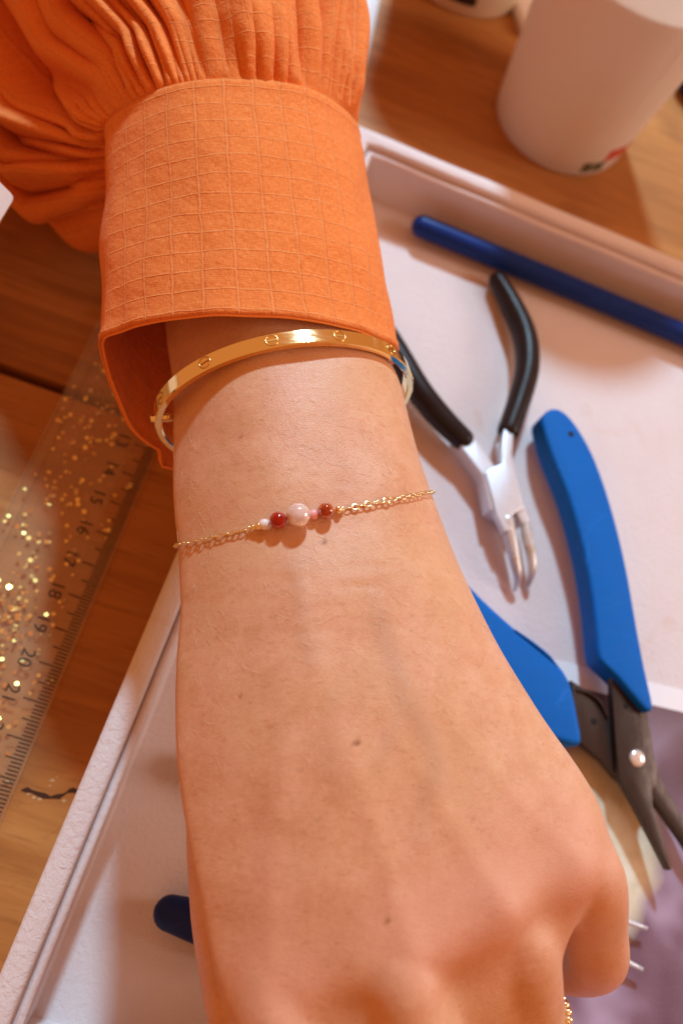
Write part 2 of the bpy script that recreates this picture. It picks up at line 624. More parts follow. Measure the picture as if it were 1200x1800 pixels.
# ------------------------------------------------------------------ the table (setting)
PLANK_DIR = math.atan2(-1.26, 4.41)
pd = np.array([math.cos(PLANK_DIR), math.sin(PLANK_DIR), 0])
pn = np.array([-pd[1], pd[0], 0])
g0 = at(125, 688, 0)                                  # a point on the visible joint
table = tag(bpy.data.objects.new('table', None), kind='structure')
COL.objects.link(table)
edges = [-46, -29, -17.5, 0, 31, 48, 66]
for i in range(len(edges) - 1):
    lo, hi = edges[i] + 0.16, edges[i + 1] - 0.16
    w = hi - lo
    bm = bmesh.new()
    box(bm, (0, 0, -1.5), (130, w, 3.0))
    bmesh.ops.bevel(bm, geom=[e for e in bm.edges if abs((e.verts[0].co - e.verts[1].co).x) > 50], offset=0.14, segments=3, profile=0.5, affect='EDGES')
    for v in bm.verts: v.co *= S
    me = bpy.data.meshes.new('plank')
    bm.to_mesh(me); bm.free()
    o = link('plank', me, M['wood'], table, True)
    me.set_sharp_from_angle(angle=math.radians(40))
    c = g0 + pn * (lo + hi) / 2 + pd * (4 + 7 * math.sin(i * 2.3))
    o.location = Vector(c) * S
    o.rotation_euler = (0, 0, PLANK_DIR)
base = mesh('table_underside', [(-75, -70, -3.05), (75, -70, -3.05), (75, 90, -3.05), (-75, 90, -3.05)], [(0, 1, 2, 3)], M['wood_gap'], table, False)
# worm-like crack beside the tray
pts = [(38, 1389), (47, 1388), (56, 1391), (66, 1395), (78, 1399), (88, 1402), (98, 1400), (107, 1400), (114, 1396), (121, 1390), (128, 1389), (138, 1392)]
vv, ff = [], []
for i, (u, v) in enumerate(pts):
    p = at(u, v, 0.006)
    h = (0.02 if i in (0,) else 0.055 + 0.02 * math.sin(i * 2.1))
    vv += [p + pn * h, p - pn * h]
for i in range(len(pts) - 1): ff.append((2 * i, 2 * i + 1, 2 * i + 3, 2 * i + 2))
mesh('crack', vv, ff, M['crack_dark'], table, False)
vv, ff = [], []
for k, (u, v, s) in enumerate([(60, 1402, .06), (70, 1405, .05), (50, 1396, .04), (113, 1408, .05), (93, 1372, .06), (88, 1381, .03), (100, 1366, .025)]):
    p = at(u, v, 0.008)
    n0 = len(vv)
    for j in range(6):
        a = j * math.pi / 3 + k
        vv.append(p + np.array([math.cos(a) * s * random.uniform(.7, 1.5), math.sin(a) * s * random.uniform(.5, 1.0), 0]))
    ff.append(list(range(n0, n0 + 6)))
mesh('chipped_edge', vv, ff, M['crack_chip'], table, False)

# ------------------------------------------------------------------ tray
RZ = 2.5
LDIR = at(305, 985, RZ) - at(0, 1710, RZ); LDIR /= np.linalg.norm(LDIR)
TDIR = np.array([LDIR[1], -LDIR[0], 0])
# corner where the outer rim lines meet
A0, B0 = at(0, 1710, RZ), at(640, 222, RZ)
tA = np.linalg.solve(np.array([LDIR[:2], -TDIR[:2]]).T, (B0 - A0)[:2])[0]
CORNER = A0 + LDIR * tA
CORNER[2] = 0
bl = at(45, 1775, 0.4)
TRAY_L = float((CORNER - bl) @ LDIR) + 0.95
TRAY_W = 22.5
tray = thing('jewellery_tray', CORNER - LDIR * TRAY_L / 2 + TDIR * TRAY_W / 2, 'shallow pale pink felt-lined tray with stepped rim, under the hand and tools', 'tray')


def tray_pt(a, b, z):            # a along the top edge from the corner, b down the left edge
    p = CORNER + TDIR * a - LDIR * b
    return np.array([p[0], p[1], z])


FLOOR_Z = 0.40
# floor: sheet with gentle waviness
nu, nv = 60, 80
vv = []
for j in range(nv):
    for i in range(nu):
        a = 0.86 + (TRAY_W - 1.72) * i / (nu - 1)
        b = 0.86 + (TRAY_L - 1.72) * j / (nv - 1)
        vv.append(tray_pt(a, b, FLOOR_Z + 0.012 * math.sin(a * 1.3 + b * 0.7) * math.sin(b * 1.1)))
mesh('floor', vv, grid_faces(nu, nv, False, True), M['felt'], tray)


def frame_ring(name, prof, mat):
    """profile (inset, z) swept round the rectangle with mitred corners"""
    vv = []
    n = len(prof)
    per = []
    N = 40
    cs = [(0, 0, 1, 1), (1, 0, -1, 1), (1, 1, -1, -1), (0, 1, 1, -1)]
    for k in range(4):
        x0, y0, sx0, sy0 = cs[k]
        x1, y1, sx1, sy1 = cs[(k + 1) % 4]
        for i in range(N):
            t = i / N
            per.append((x0 + (x1 - x0) * t, y0 + (y1 - y0) * t, sx0 + (sx1 - sx0) * t, sy0 + (sy1 - sy0) * t))
    for (fx, fy, sx, sy) in per:
        for (d, z) in prof:
            wob = 0.010 * math.sin(fx * 31 + fy * 23 + d * 9)
            vv.append(tray_pt(fx * TRAY_W + sx * d, fy * TRAY_L + sy * d, z + (wob if z > 1 else 0)))
    m = len(per)
    ff = []
    for j in range(m):
        for i in range(n - 1):
            a = j * n + i
            b = ((j + 1) % m) * n + i
            ff.append((a, a + 1, b + 1, b))
    o = mesh(name, vv, ff, mat, tray)
    o.data.set_sharp_from_angle(angle=math.radians(50))
    return o


RIM = [(0.0, 0.02), (-0.02, 0.6), (0.0, 2.36), (0.03, 2.45), (0.10, 2.5), (0.30, 2.52), (0.50, 2.5), (0.575, 2.46), (0.60, 2.38), (0.60, 2.08)]
LIP = [(0.66, 2.05), (0.665, 2.18), (0.69, 2.24), (0.75, 2.265), (0.82, 2.24), (0.86, 2.17), (0.865, 2.05), (0.87, 0.45), (0.90, 0.38)]
frame_ring('rim', RIM, M['felt_rim'])
frame_ring('inner_wall', LIP, M['felt'])
frame_ring('groove', [(0.58, 2.12), (0.69, 2.10)], M['felt'])

# ------------------------------------------------------------------ printed card
k0, k1 = at(980, 1161, 0.45), at(1200, 1213, 0.45)
kd = k1 - k0; kd[2] = 0; kd /= np.linalg.norm(kd)
kn = np.array([kd[1], -kd[0], 0])
KO = k0 - kd * 3.6
card = thing('printed_card', KO, 'glossy purple and cream printed card with white border, lying in the tray', 'card')
ang = math.atan2(kd[1], kd[0])


def card_sheet(name, x0, x1, y0, y1, z, th, mat):
    bm = bmesh.new()
    box(bm, ((x0 + x1) / 2, -(y0 + y1) / 2, z - KO[2]), (x1 - x0, y1 - y0, th))
    for v in bm.verts: v.co *= S
    me = bpy.data.meshes.new(name); bm.to_mesh(me); bm.free()
    o = link(name, me, mat, card, False)
    o.rotation_euler = (0, 0, ang)
    return o


card_sheet('card_stock', 0, 10.4, 0, 15.0, FLOOR_Z + 0.035, 0.03, M['card_white'])
pp = card_sheet('print', 0.7, 9.7, 0.70, 14.3, FLOOR_Z + 0.053, 0.004, M['card_print'])

# ------------------------------------------------------------------ glitter ruler
r0, r1 = at(147, 1100, 0.25), at(270, 808, 0.25)
rdir = r0 - r1; rdir[2] = 0; rdir /= np.linalg.norm(rdir)           # towards higher numbers
rin = np.array([rdir[1], -rdir[0], 0])                              # from ticked edge to the other edge
if (at(0, 910, .25) - r0) @ rin < 0: rin = -rin
t18 = at(127, 1046, 0.25)
s18 = (t18 - r0) @ rdir
RW = 3.32


def rp(cm, d, z):                                                   # cm mark, distance in from the ticked edge
    p = r0 + rdir * (s18 + (cm - 18)) + rin * d
    return np.array([p[0], p[1], z])


ruler = thing('ruler', rp(19, RW / 2, 0), 'clear plastic ruler full of gold glitter, lying left of the tray', 'ruler')
ol = [rp(-0.6, 0.02, 0)[:2], rp(30.6, 0.02, 0)[:2], rp(30.6, RW, 0)[:2], rp(-0.6, RW, 0)[:2]]
bm = bmesh.new()
prof = [(0.02, 0.03), (0.02, 0.10), (0.06, 0.13), (0.75, 0.28), (RW - 0.04, 0.28), (RW, 0.25), (RW, 0.03)]
va = [bm.verts.new(rp(-0.6, d, z)) for d, z in prof]
vb = [bm.verts.new(rp(30.6, d, z)) for d, z in prof]
bm.faces.new(va); bm.faces.new(vb[::-1])
for i in range(len(prof)):
    j = (i + 1) % len(prof)
    bm.faces.new((va[i], vb[i], vb[j], va[j]))
rb = from_bm('ruler_body', bm, M['clear_plastic'], ruler, False)


def rtop(d):
    return 0.13 + (0.28 - 0.13) * np.clip((d - 0.06) / 0.69, 0, 1)


vv, ff = [], []
for mm in range(0, 301):
    cmv = mm / 10
    ln = 0.72 if mm % 10 == 0 else (0.55 if mm % 5 == 0 else 0.38)
    w = 0.019
    n0 = len(vv)
    for d in (0.08, ln):
        for sgn in (-1, 1):
            vv.append(rp(cmv + sgn * w, d, rtop(d) + 0.004))
    ff.append((n0, n0 + 1, n0 + 3, n0 + 2))
tag(mesh('tick_marks', vv, ff, M['ruler_print'], ruler, False), kind='stuff')


def text_mesh(name, s, size, origin, xdir, ydir, mat, parent, depth=0.003):
    cu = bpy.data.curves.new(name, 'FONT')
    cu.body = s
    cu.size = size
    cu.align_x = 'CENTER'; cu.align_y = 'CENTER'
    cu.extrude = depth
    tmp = bpy.data.objects.new(name, cu)
    COL.objects.link(tmp)
    dg = bpy.context.evaluated_depsgraph_get()
    me = bpy.data.meshes.new_from_object(tmp.evaluated_get(dg))
    bpy.data.objects.remove(tmp)
    x = Vector(xdir).normalized(); y = Vector(ydir).normalized(); z = x.cross(y)
    mat4 = Matrix((x, y, z)).transposed()
    off = Vector(OFF.get(parent, np.zeros(3)))
    for v in me.vertices:
        v.co = (mat4 @ v.co + Vector(origin) - off) * S
    me.materials.clear()
    return link(name, me, mat, parent, False)


for cmv in range(9, 26):
    text_mesh('numeral', str(cmv), 0.52, rp(cmv, 1.08, 0.285), rdir, -rin, M['ruler_print'], ruler)
# thin engraved line near the far edge
vv, ff = [], []
for dd in (RW - 0.42, RW - 0.10):
    n0 = len(vv)
    vv += [rp(-0.4, dd, 0.284), rp(30.4, dd, 0.284), rp(30.4, dd + 0.012, 0.284), rp(-0.4, dd + 0.012, 0.284)]
    ff.append((n0, n0 + 1, n0 + 2, n0 + 3))
mesh('edge_line', vv, ff, M['ruler_print'], ruler, False)
# glitter flakes inside the plastic
vv, ff = [], []
for k in range(950):
    cmv = random.uniform(-0.3, 30.3)
    d = random.uniform(0.12, RW - 0.08) if random.random() < 0.35 else random.gauss(2.0, 0.6)
    if not 0.12 < d < RW - 0.08: continue
    z = random.uniform(0.06, rtop(d) - 0.03)
    r = random.choice([0.045, 0.05, 0.06, 0.065, 0.075])
    nrm = Vector((random.gauss(.05, .30), random.gauss(0.06, .30), 1)).normalized()
    x = nrm.orthogonal().normalized(); y = nrm.cross(x)
    n0 = len(vv)
    c = Vector(rp(cmv, d, z))
    for j in range(6):
        a = j * math.pi / 3
        p = c + (x * math.cos(a) + y * math.sin(a)) * r
        vv.append((p.x, p.y, max(p.z, 0.035)))
    ff.append(tuple(range(n0, n0 + 6)))
tag(mesh('glitter', vv, ff, M['glitter'], ruler, False), kind='stuff')

# ------------------------------------------------------------------ navy rod in the tray
ra, rb_ = at(742, 398, 0.95), at(1200, 588, 0.95)
d = (rb_ - ra) / np.linalg.norm(rb_ - ra)
rod = thing('navy_rod', ra + d * 7, 'long dark blue rod with rounded end lying along the far tray wall', 'rod')
sweep('rod_body', [ra, ra + d * 3, ra + d * 8, ra + d * 15.5], [0.40, 0.41, 0.41, 0.41], M['navy_rod'], rod, n=12, segs=8)
sweep('rod_ferrule', [ra + d * 15.4, ra + d * 16.6], [0.425, 0.425], M['steel'], rod, n=4, segs=16)

# ------------------------------------------------------------------ black-handled bent-nose pliers
bp = thing('bent_nose_pliers', at(880, 850, FLOOR_Z), 'small steel bent-nose pliers with slim black handles, open in the tray', 'pliers')
HZ = 1.15
sweep('handle', [at(874, 494, .85), at(897, 535, .95), at(921, 590, 1.05), at(926, 645, HZ), at(913, 700, HZ), at(893, 757, HZ)],
      [0.33, 0.40, 0.43, 0.42, 0.40, 0.37], M['black_grip'], bp, n=40, segs=20, flat=1.05)
sweep('handle', [at(610, 470, .85), at(640, 530, .95), at(690, 610, 1.05), at(735, 685, HZ), at(775, 735, HZ), at(812, 772, HZ)],
      [0.33, 0.40, 0.43, 0.43, 0.41, 0.37], M['black_grip'], bp, n=40, segs=20, flat=1.05)
# shanks and jaws, two halves
z0, z1 = FLOOR_Z + 0.25, 1.42
half_a = px([(886, 752), (903, 757), (900, 800), (906, 830), (921, 893), (905, 901), (899, 908), (902, 930), (886, 935), (872, 905), (866, 880), (853, 830), (862, 822), (882, 815), (880, 795)], z1)
slab('jaw_half', half_a, z0 + 0.45, z1, M['steel'], bp, 0.05, 3)
half_b = px([(800, 770), (828, 764), (842, 780), (868, 818), (885, 835), (925, 893), (931, 915), (918, 921), (907, 900), (880, 905), (860, 895), (848, 835)], z1 - 0.10)
slab('jaw_half', half_b, z0, z1 - 0.10, M['steel'], bp, 0.05, 3)
sweep('bent_jaw', [at(889, 915, 1.2), at(897, 950, 1.16), at(905, 990, 1.08), at(909, 1014, 0.92), at(904, 1038, 0.56)], [0.25, 0.22, 0.17, 0.13, 0.05], M['steel_worn'], bp, n=24, segs=16)
sweep('bent_jaw', [at(920, 902, 1.14), at(926, 945, 1.12), at(934, 982, 1.05), at(934, 1007, 0.92), at(925, 1036, 0.56)], [0.16, 0.17, 0.15, 0.12, 0.05], M['steel_worn'], bp, n=24, segs=16)
sweep('spring', [at(874, 800, .95), at(873, 785, .95), at(877, 768, .95), at(884, 755, .95)], [0.05, 0.05, 0.05, 0.04], M['steel_worn'], bp, n=10, segs=8)

# ------------------------------------------------------------------ blue flush cutters
fc = thing('flush_cutters', at(1100, 1250, FLOOR_Z), 'flush cutters with thick bright blue handles and dark steel blades', 'cutters')
GT = 1.75
right = [(953, 742), (958, 725), (972, 717), (990, 722), (1012, 745), (1040, 793), (1064, 855), (1086, 930), (1104, 1010), (1118, 1090), (1133, 1170), (1146, 1228), (1147, 1247),
         (1136, 1249), (1112, 1222), (1085, 1190), (1062, 1168), (1052, 1150), (1046, 1090), (1036, 1020), (1020, 945), (998, 870), (970, 800)]
slab('grip', smooth_outline(px(right, GT), 3), FLOOR_Z + 0.42, GT, M['blue_grip'], fc, 0.22, 5)
left = [(1024, 1302), (1018, 1262), (1008, 1215), (1000, 1192), (984, 1168), (950, 1138), (905, 1102), (850, 1052), (790, 990), (730, 935), (665, 895), (630, 888), (615, 905), (625, 930),
        (680, 970), (735, 1030), (790, 1105), (845, 1180), (900, 1250), (950, 1290), (990, 1306), (1012, 1312)]
slab('grip', smooth_outline(px(left, GT), 3), FLOOR_Z + 0.30, GT, M['blue_grip'], fc, 0.22, 5)
ridge = [at(905, 1108, GT + .0), at(935, 1130, GT + .0), at(962, 1152, GT - .0), at(978, 1170, GT - .03)]
sweep('grip_ridge', ridge, [0.03, 0.05, 0.05, 0.03], M['blue_grip'], fc, n=14, segs=8)
h = at(1003, 763, GT)
lathe('lanyard_hole', [(0.0, 0.004), (0.10, 0.004), (0.13, -0.03)], (h[0], h[1], GT), M['hole_black'], fc, 20)
PT = 1.45
back = px([(1004, 1196), (1022, 1208), (1052, 1228), (1072, 1262), (1090, 1290), (1140, 1330), (1160, 1370), (1181, 1401), (1204, 1448), (1240, 1530), (1234, 1530), (1200, 1478), (1167, 1432), (1144, 1401),
           (1112, 1392), (1085, 1368), (1060, 1338), (1020, 1305), (1008, 1270)], PT - 0.28)
slab('blade', back, PT - 0.62, PT - 0.28, M['dark_steel'], fc, 0.03, 2)
front = px([(1074, 1172), (1100, 1205), (1128, 1240), (1137, 1255), (1143, 1285), (1149, 1327), (1160, 1368), (1146, 1388), (1147, 1418), (1158, 1455), (1180, 1529), (1175, 1530), (1140, 1462), (1107, 1399), (1089, 1369),
            (1083, 1320), (1080, 1280), (1076, 1220)], PT)
slab('blade', front, PT - 0.30, PT, M['dark_steel'], fc, 0.03, 2)
r = at(1119, 1333, PT)
lathe('rivet', [(0.0, 0.085), (0.10, 0.08), (0.19, 0.06), (0.245, 0.02), (0.25, -0.05)], r, M['rivet'], fc, 36)
for (u, v, zz, rad) in [(1099, 1241, PT, .085), (1043, 1268, PT - .28, .10)]:
    p = at(u, v, zz)
    lathe('punched_hole', [(0.0, 0.003), (rad, 0.003), (rad + .01, -0.01)], p, M['hole_black'], fc, 20)
sp = [at(1014, 1212, PT - .25), at(1034, 1218, PT - .22), at(1053, 1232, PT - .2), at(1066, 1258, PT - .22)]
sweep('return_spring', sp, [0.05, 0.05, 0.05, 0.05], M['dark_steel'], fc, n=16, segs=8)
tdir = at(1118, 1240, PT) - at(1128, 1315, PT); tdir /= np.linalg.norm(tdir)
tup = np.array([-tdir[1], tdir[0], 0])
for (s, u, v, size) in [('XURON', 1106, 1284, 0.24), ('SACO ME', 1115, 1281, 0.17), ('MADE IN USA', 1124, 1279, 0.185)]:
    text_mesh('engraving', s, size, at(u, v, PT) + np.array([0, 0, .002]), tdir, tup, M['etch'], fc, 0.002)

# ------------------------------------------------------------------ navy-handled round-nose pliers under the hand
rn = thing('round_nose_pliers', at(800, 1530, FLOOR_Z), 'round-nose pliers with navy handle and thin steel tips, lying beneath the hand', 'pliers')
sweep('handle', [at(300, 1605, .95), at(355, 1622, 1.0), at(450, 1655, 1.05), at(580, 1645, 1.05), at(720, 1575, 1.0)], [0.42, 0.50, 0.52, 0.48, 0.36], M['navy_grip'], rn, n=30, segs=18, flat=0.85)
sweep('handle', [at(360, 1350, .95), at(430, 1365, 1.0), at(540, 1400, 1.05), at(640, 1440, 1.05), at(730, 1500, 1.0)], [0.40, 0.50, 0.52, 0.48, 0.36], M['navy_grip'], rn, n=30, segs=18, flat=0.85)
jo = smooth_outline(px([(715, 1490), (760, 1498), (830, 1520), (900, 1560), (890, 1590), (820, 1580), (750, 1580), (715, 1590), (740, 1545)], 1.25), 3)
slab('joint', jo, FLOOR_Z + 0.2, 1.25, M['steel'], rn, 0.06, 3)
for (a, b, c) in [((870, 1565), (1010, 1590), (1136, 1632)), ((865, 1580), (1000, 1640), (1128, 1704))]:
    sweep('tip', [at(*a, .95), at(*b, .92), at(*c, .85)], [0.22, 0.15, 0.055], M['steel'], rn, n=16, segs=14, round_ends=False)

# ------------------------------------------------------------------ the arm and hand
# pairs of outline points (left pixel, right pixel, height of the widest line, rise above, depth below)
SEC = [((296, 600), (668, 605), 6.3, 1.92, 1.9), ((304, 700), (700, 705), 6.4, 1.98, 1.85), ((305, 800), (724, 805), 6.5, 1.95, 1.8), ((307, 900), (752, 890), 6.65, 1.88, 1.8),
       ((314, 970), (780, 965), 6.75, 1.80, 1.8), ((318, 1060), (822, 1060), 6.95, 1.75, 1.8), ((311, 1150), (872, 1150), 7.1, 1.62, 1.75), ((305, 1240), (930, 1240), 7.25, 1.5, 1.7), ((309, 1340), (998, 1335), 7.35, 1.42, 1.6),
       ((319, 1430), (1042, 1412), 7.4, 1.35, 1.5), ((336, 1530), (1066, 1480), 7.4, 1.30, 1.4), ((356, 1630), (1070, 1520), 7.4, 1.25, 1.35), ((378, 1725), (1045, 1560), 7.38, 1.2, 1.3), ((400, 1800), (1015, 1600), 7.25, 1.15, 1.25), ((425, 1880), (985, 1670), 6.85, 1.1, 1.2), ((455, 1970), (965, 1770), 6.1, 1.0, 1.1), ((500, 2060), (940, 1880), 5.2, .6, .8)]
rows = []
far = [(np.array([-2.2, 31, 9.0]), 3.9, 3.4), (np.array([-0.4, 24, 7.2]), 3.1, 2.6), (np.array([.9, 16.5, 6.5]), 2.75, 2.1)]
for c, hw, hh in far:
    L = c + np.array([-hw, -0.3, 0]); Rr = c + np.array([hw, 0.3, 0])
    rows.append((L, Rr, hh, hh))
for l, r_, z, tu, td in SEC:
    rows.append((at(*l, z), at(*r_, z), tu, td))
ctrl = np.array([np.concatenate([L, Rr, [tu, td]]) for L, Rr, tu, td in rows])
CS = catmull(ctrl, 150)
NSEG = 72
vv = []
for row in CS:
    L, Rr, tu, td = row[:3], row[3:6], row[6], row[7]
    c = (L + Rr) / 2
    u = (Rr - L) / 2
    for k in range(NSEG):
        a = 2 * math.pi * k / NSEG
        ca, sa = math.cos(a), math.sin(a)
        e = 0.88
        x = math.copysign(abs(ca) ** e, ca)
        y = math.copysign(abs(sa) ** (e if (ca > 0 or sa < 0) else e + 0.75 * abs(ca) ** 0.6), sa)
        vv.append(c + u * x + np.array([0, 0, (tu if sa > 0 else td) * y]))
ff = grid_faces(NSEG, len(CS), True)
ff.append(list(range(NSEG))[::-1])
ff.append(list(range(len(vv) - NSEG, len(vv))))
parts = [(np.array(vv), ff)]

FING = {
    'little': [(at(1000, 1470, 7.35), .80), (at(1024, 1540, 7.25), .84), (at(1040, 1625, 6.3), .70), (at(1042, 1690, 5.2), .70), (at(985, 1700, 3.7), .58), (at(930, 1660, 2.6), .50)],
    'ring': [(at(860, 1530, 7.5), .85), (at(885, 1625, 7.4), .98), (at(912, 1745, 6.5), .86), (at(925, 1880, 5.1), .82), (at(905, 1890, 3.2), .66), (at(860, 1810, 1.9), .55)],
    'middle': [(at(660, 1610, 7.55), .92), (at(700, 1745, 7.5), 1.05), (at(735, 1890, 6.6), .95), (at(755, 2040, 5.0), .86), (at(745, 2010, 3.0), .70), (at(730, 1910, 1.6), .56)],
    'index': [(at(475, 1670, 7.15), .90), (at(505, 1830, 7.05), 1.0), (at(535, 1960, 6.4), .92), (at(570, 2090, 5.0), .86), (at(590, 2040, 3.0), .70), (at(610, 1940, 1.6), .56)],
    'thumb': [(at(420, 1240, 6.2), .95), (at(418, 1430, 5.6), 1.05), (at(420, 1620, 5.0), .98), (at(452, 1800, 4.2), .92), (at(530, 1900, 3.2), .74), (at(620, 1930, 2.5), .55)],
}
for nm, chain in FING.items():
    parts.append(sweep_geo([p for p, r_ in chain], [r_ for p, r_ in chain], n=48, segs=24, up=(0.05, 1, 0.15), flat=0.93))
allv, allf = [], []
for v_, f_ in parts:
    o0 = len(allv)
    allv += list(v_)
    allf += [[i + o0 for i in f] for f in f_]
arm_base = at(600, 1300, 0)
person = thing('person', (float(arm_base[0]), float(arm_base[1]), 0.0), 'bare left forearm and loosely curled hand in an orange gathered sleeve, reaching in from above', 'person')
tmp = mesh('tmp', allv, allf, M['skin'])
md = tmp.modifiers.new('r', 'REMESH'); md.mode = 'VOXEL'; md.voxel_size = 0.075 * S
md2 = tmp.modifiers.new('s', 'SMOOTH'); md2.factor = 0.5; md2.iterations = 14
dg = bpy.context.evaluated_depsgraph_get()
me = bpy.data.meshes.new_from_object(tmp.evaluated_get(dg))
bpy.data.objects.remove(tmp)
nV = len(me.vertices)
co = np.empty(nV * 3); me.vertices.foreach_get('co', co); co = co.reshape(-1, 3) / S
no = np.empty(nV * 3); me.vertices.foreach_get('normal', no); no = no.reshape(-1, 3)
upf = sstep(0.05, 0.5, no[:, 2])
front = sstep(-0.3, 0.4, no[:, 2] - no[:, 1] * 0.8)
ZT = 8.6


def seg_dist(P, pts):
    """distance in the xy plane to a polyline and parameter"""
    best = np.full(len(P), 1e9); par = np.zeros(len(P))
    n = len(pts) - 1
    for i in range(n):
        a, b = pts[i][:2], pts[i + 1][:2]
        ab = b - a
        t = np.clip(((P[:, :2] - a) @ ab) / (ab @ ab), 0, 1)
        dd = np.linalg.norm(P[:, :2] - (a + t[:, None] * ab), axis=1)
        m_ = dd < best
        best[m_] = dd[m_]; par[m_] = (i + t[m_]) / n
    return best, par


disp = np.zeros(nV)
tone = np.zeros((nV, 4)); tone[:, 3] = 1


def blob(u, v, z, sx, amp):
    p = at(u, v, z)
    d2 = np.sum((co - p) ** 2, axis=1)
    return amp * np.exp(-d2 / (2 * sx * sx))


# knuckles, hollows between them
for (u, v, z, s_, a_) in [(1015, 1515, 8.2, .42, .14), (880, 1600, 8.5, .42, .16), (735, 1715, 8.7, .48, .13), (480, 1800, 8.4, .55, .03),
                          (958, 1605, 8.2, .36, -.15), (810, 1760, 8.3, .42, -.12), (550, 1700, 8.5, .45, -.10), (585, 1800, 8.2, .45, -.10), (600, 1610, 8.6, .5, -.05), (640, 1800, 8.3, .4, -.08),
                          (400, 1420, 8.2, .8, -.05), (700, 920, 8.4, .9, .05)]:
    disp += blob(u, v, z, s_, a_)
for (u, v, z) in [(1015, 1515, 8.2), (893, 1580, 8.6), (745, 1650, 8.6), (470, 1750, 8.4)]:
    tone[:, 1] += blob(u, v, z, .8, .9)
# extensor tendons fanning from the wrist
for pts_, amp in [([(500, 1120), (505, 1300), (480, 1500), (475, 1740)], .035), ([(540, 1120), (600, 1300), (660, 1470), (725, 1675)], .040),
                  ([(580, 1100), (690, 1280), (780, 1430), (880, 1590)], .036), ([(620, 1080), (760, 1240), (880, 1370), (1005, 1500)], .026)]:
    pl = [at(u, v, ZT) for u, v in pts_]
    dd, par = seg_dist(co, pl)
    disp += upf * amp * np.exp(-dd ** 2 / (2 * .17 ** 2)) * sstep(0.1, .6, par)
    disp -= upf * amp * 0.6 * np.exp(-dd ** 2 / (2 * .42 ** 2)) * sstep(0.2, .6, par)
# veins
for pts_, amp, w in [([(655, 1030), (672, 1100), (690, 1160), (712, 1225), (745, 1290), (765, 1350), (790, 1420)], .034, .17), ([(515, 960), (528, 1060), (545, 1150), (550, 1200)], .022, .15),
                     ([(712, 1225), (690, 1290), (650, 1370)], .015, .12), ([(765, 1350), (740, 1430), (735, 1500)], .02, .14), ([(590, 1200), (580, 1330), (610, 1420)], .012, .14)]:
    pl = catmull([at(u, v, ZT) for u, v in pts_], 30)
    dd, par = seg_dist(co, list(pl))
    g = np.exp(-dd ** 2 / (2 * w ** 2)) * sstep(0, .15, par) * sstep(1, .8, par)
    disp += upf * amp * g
    tone[:, 0] += upf * g * (amp / .04)
# wrist bone and creases
disp += blob(690, 840, 8.0, .55, .10)
for (ya, amp) in [(1010, .010), (1032, .012), (1048, .009), (1110, .010), (860, .007), (838, .006)]:
    pl = [at(u, ya + 6 * math.sin(u * .03 + ya) + (u - 500) * -.05, ZT) for u in range(330, 800, 20)]
    dd, par = seg_dist(co, pl)
    disp -= upf * amp * np.exp(-dd ** 2 / (2 * .05 ** 2)) * np.abs(np.sin(par * 9 + ya))
# soft unevenness
for k in range(14):
    kv = rng.normal(size=3) * rng.uniform(.6, 1.8)
    disp += 0.006 * np.sin(co @ kv + rng.uniform(0, 6))
co2 = co + no * disp[:, None]
me.vertices.foreach_set('co', ((co2 - OFF[person]) * S).ravel())
me.update()
fl = np.empty(len(me.polygons), int); me.polygons.foreach_get('loop_total', fl)
bvh = BVHTree.FromPolygons([tuple(p) for p in co2.tolist()], [tuple(p.vertices) for p in me.polygons])


def on_skin(u, v):
    """skin point under a pixel, found from above along the sight line"""
    o_ = Vector((0, 0, CAM_H)); d_ = Vector(at(u, v, 0)) - o_
    h_ = bvh.ray_cast(o_, d_.normalized())
    return (np.array(h_[0]), np.array(h_[1])) if h_[0] is not None else (None, None)


for (u, v, r_, a_) in [(424, 767, .055, .55), (570, 952, .055, 1.0), (627, 1305, .062, 1.0), (680, 1617, .05, .85), (422, 1225, .032, .6), (490, 862, .028, .45), (527, 1352, .05, .3), (560, 1440, .035, .3),
                       (468, 1318, .03, .3), (650, 702, .03, .3), (380, 1120, .03, .4), (830, 1440, .03, .3), (345, 1390, .03, .4), (700, 1480, .03, .25)]:
    p, _ = on_skin(u, v)
    if p is None: continue
    d_ = np.linalg.norm(co2 - p, axis=1)
    tone[:, 2] += a_ * sstep(r_ * 1.5, r_ * .5, d_)
tone = np.clip(tone, 0, 1)
ca = me.color_attributes.new('tone', 'FLOAT_COLOR', 'POINT')
ca.data.foreach_set('color', tone.ravel())
me.materials.clear()
arm = link('arm', me, M['skin'], person)
arm.data.name = 'arm'

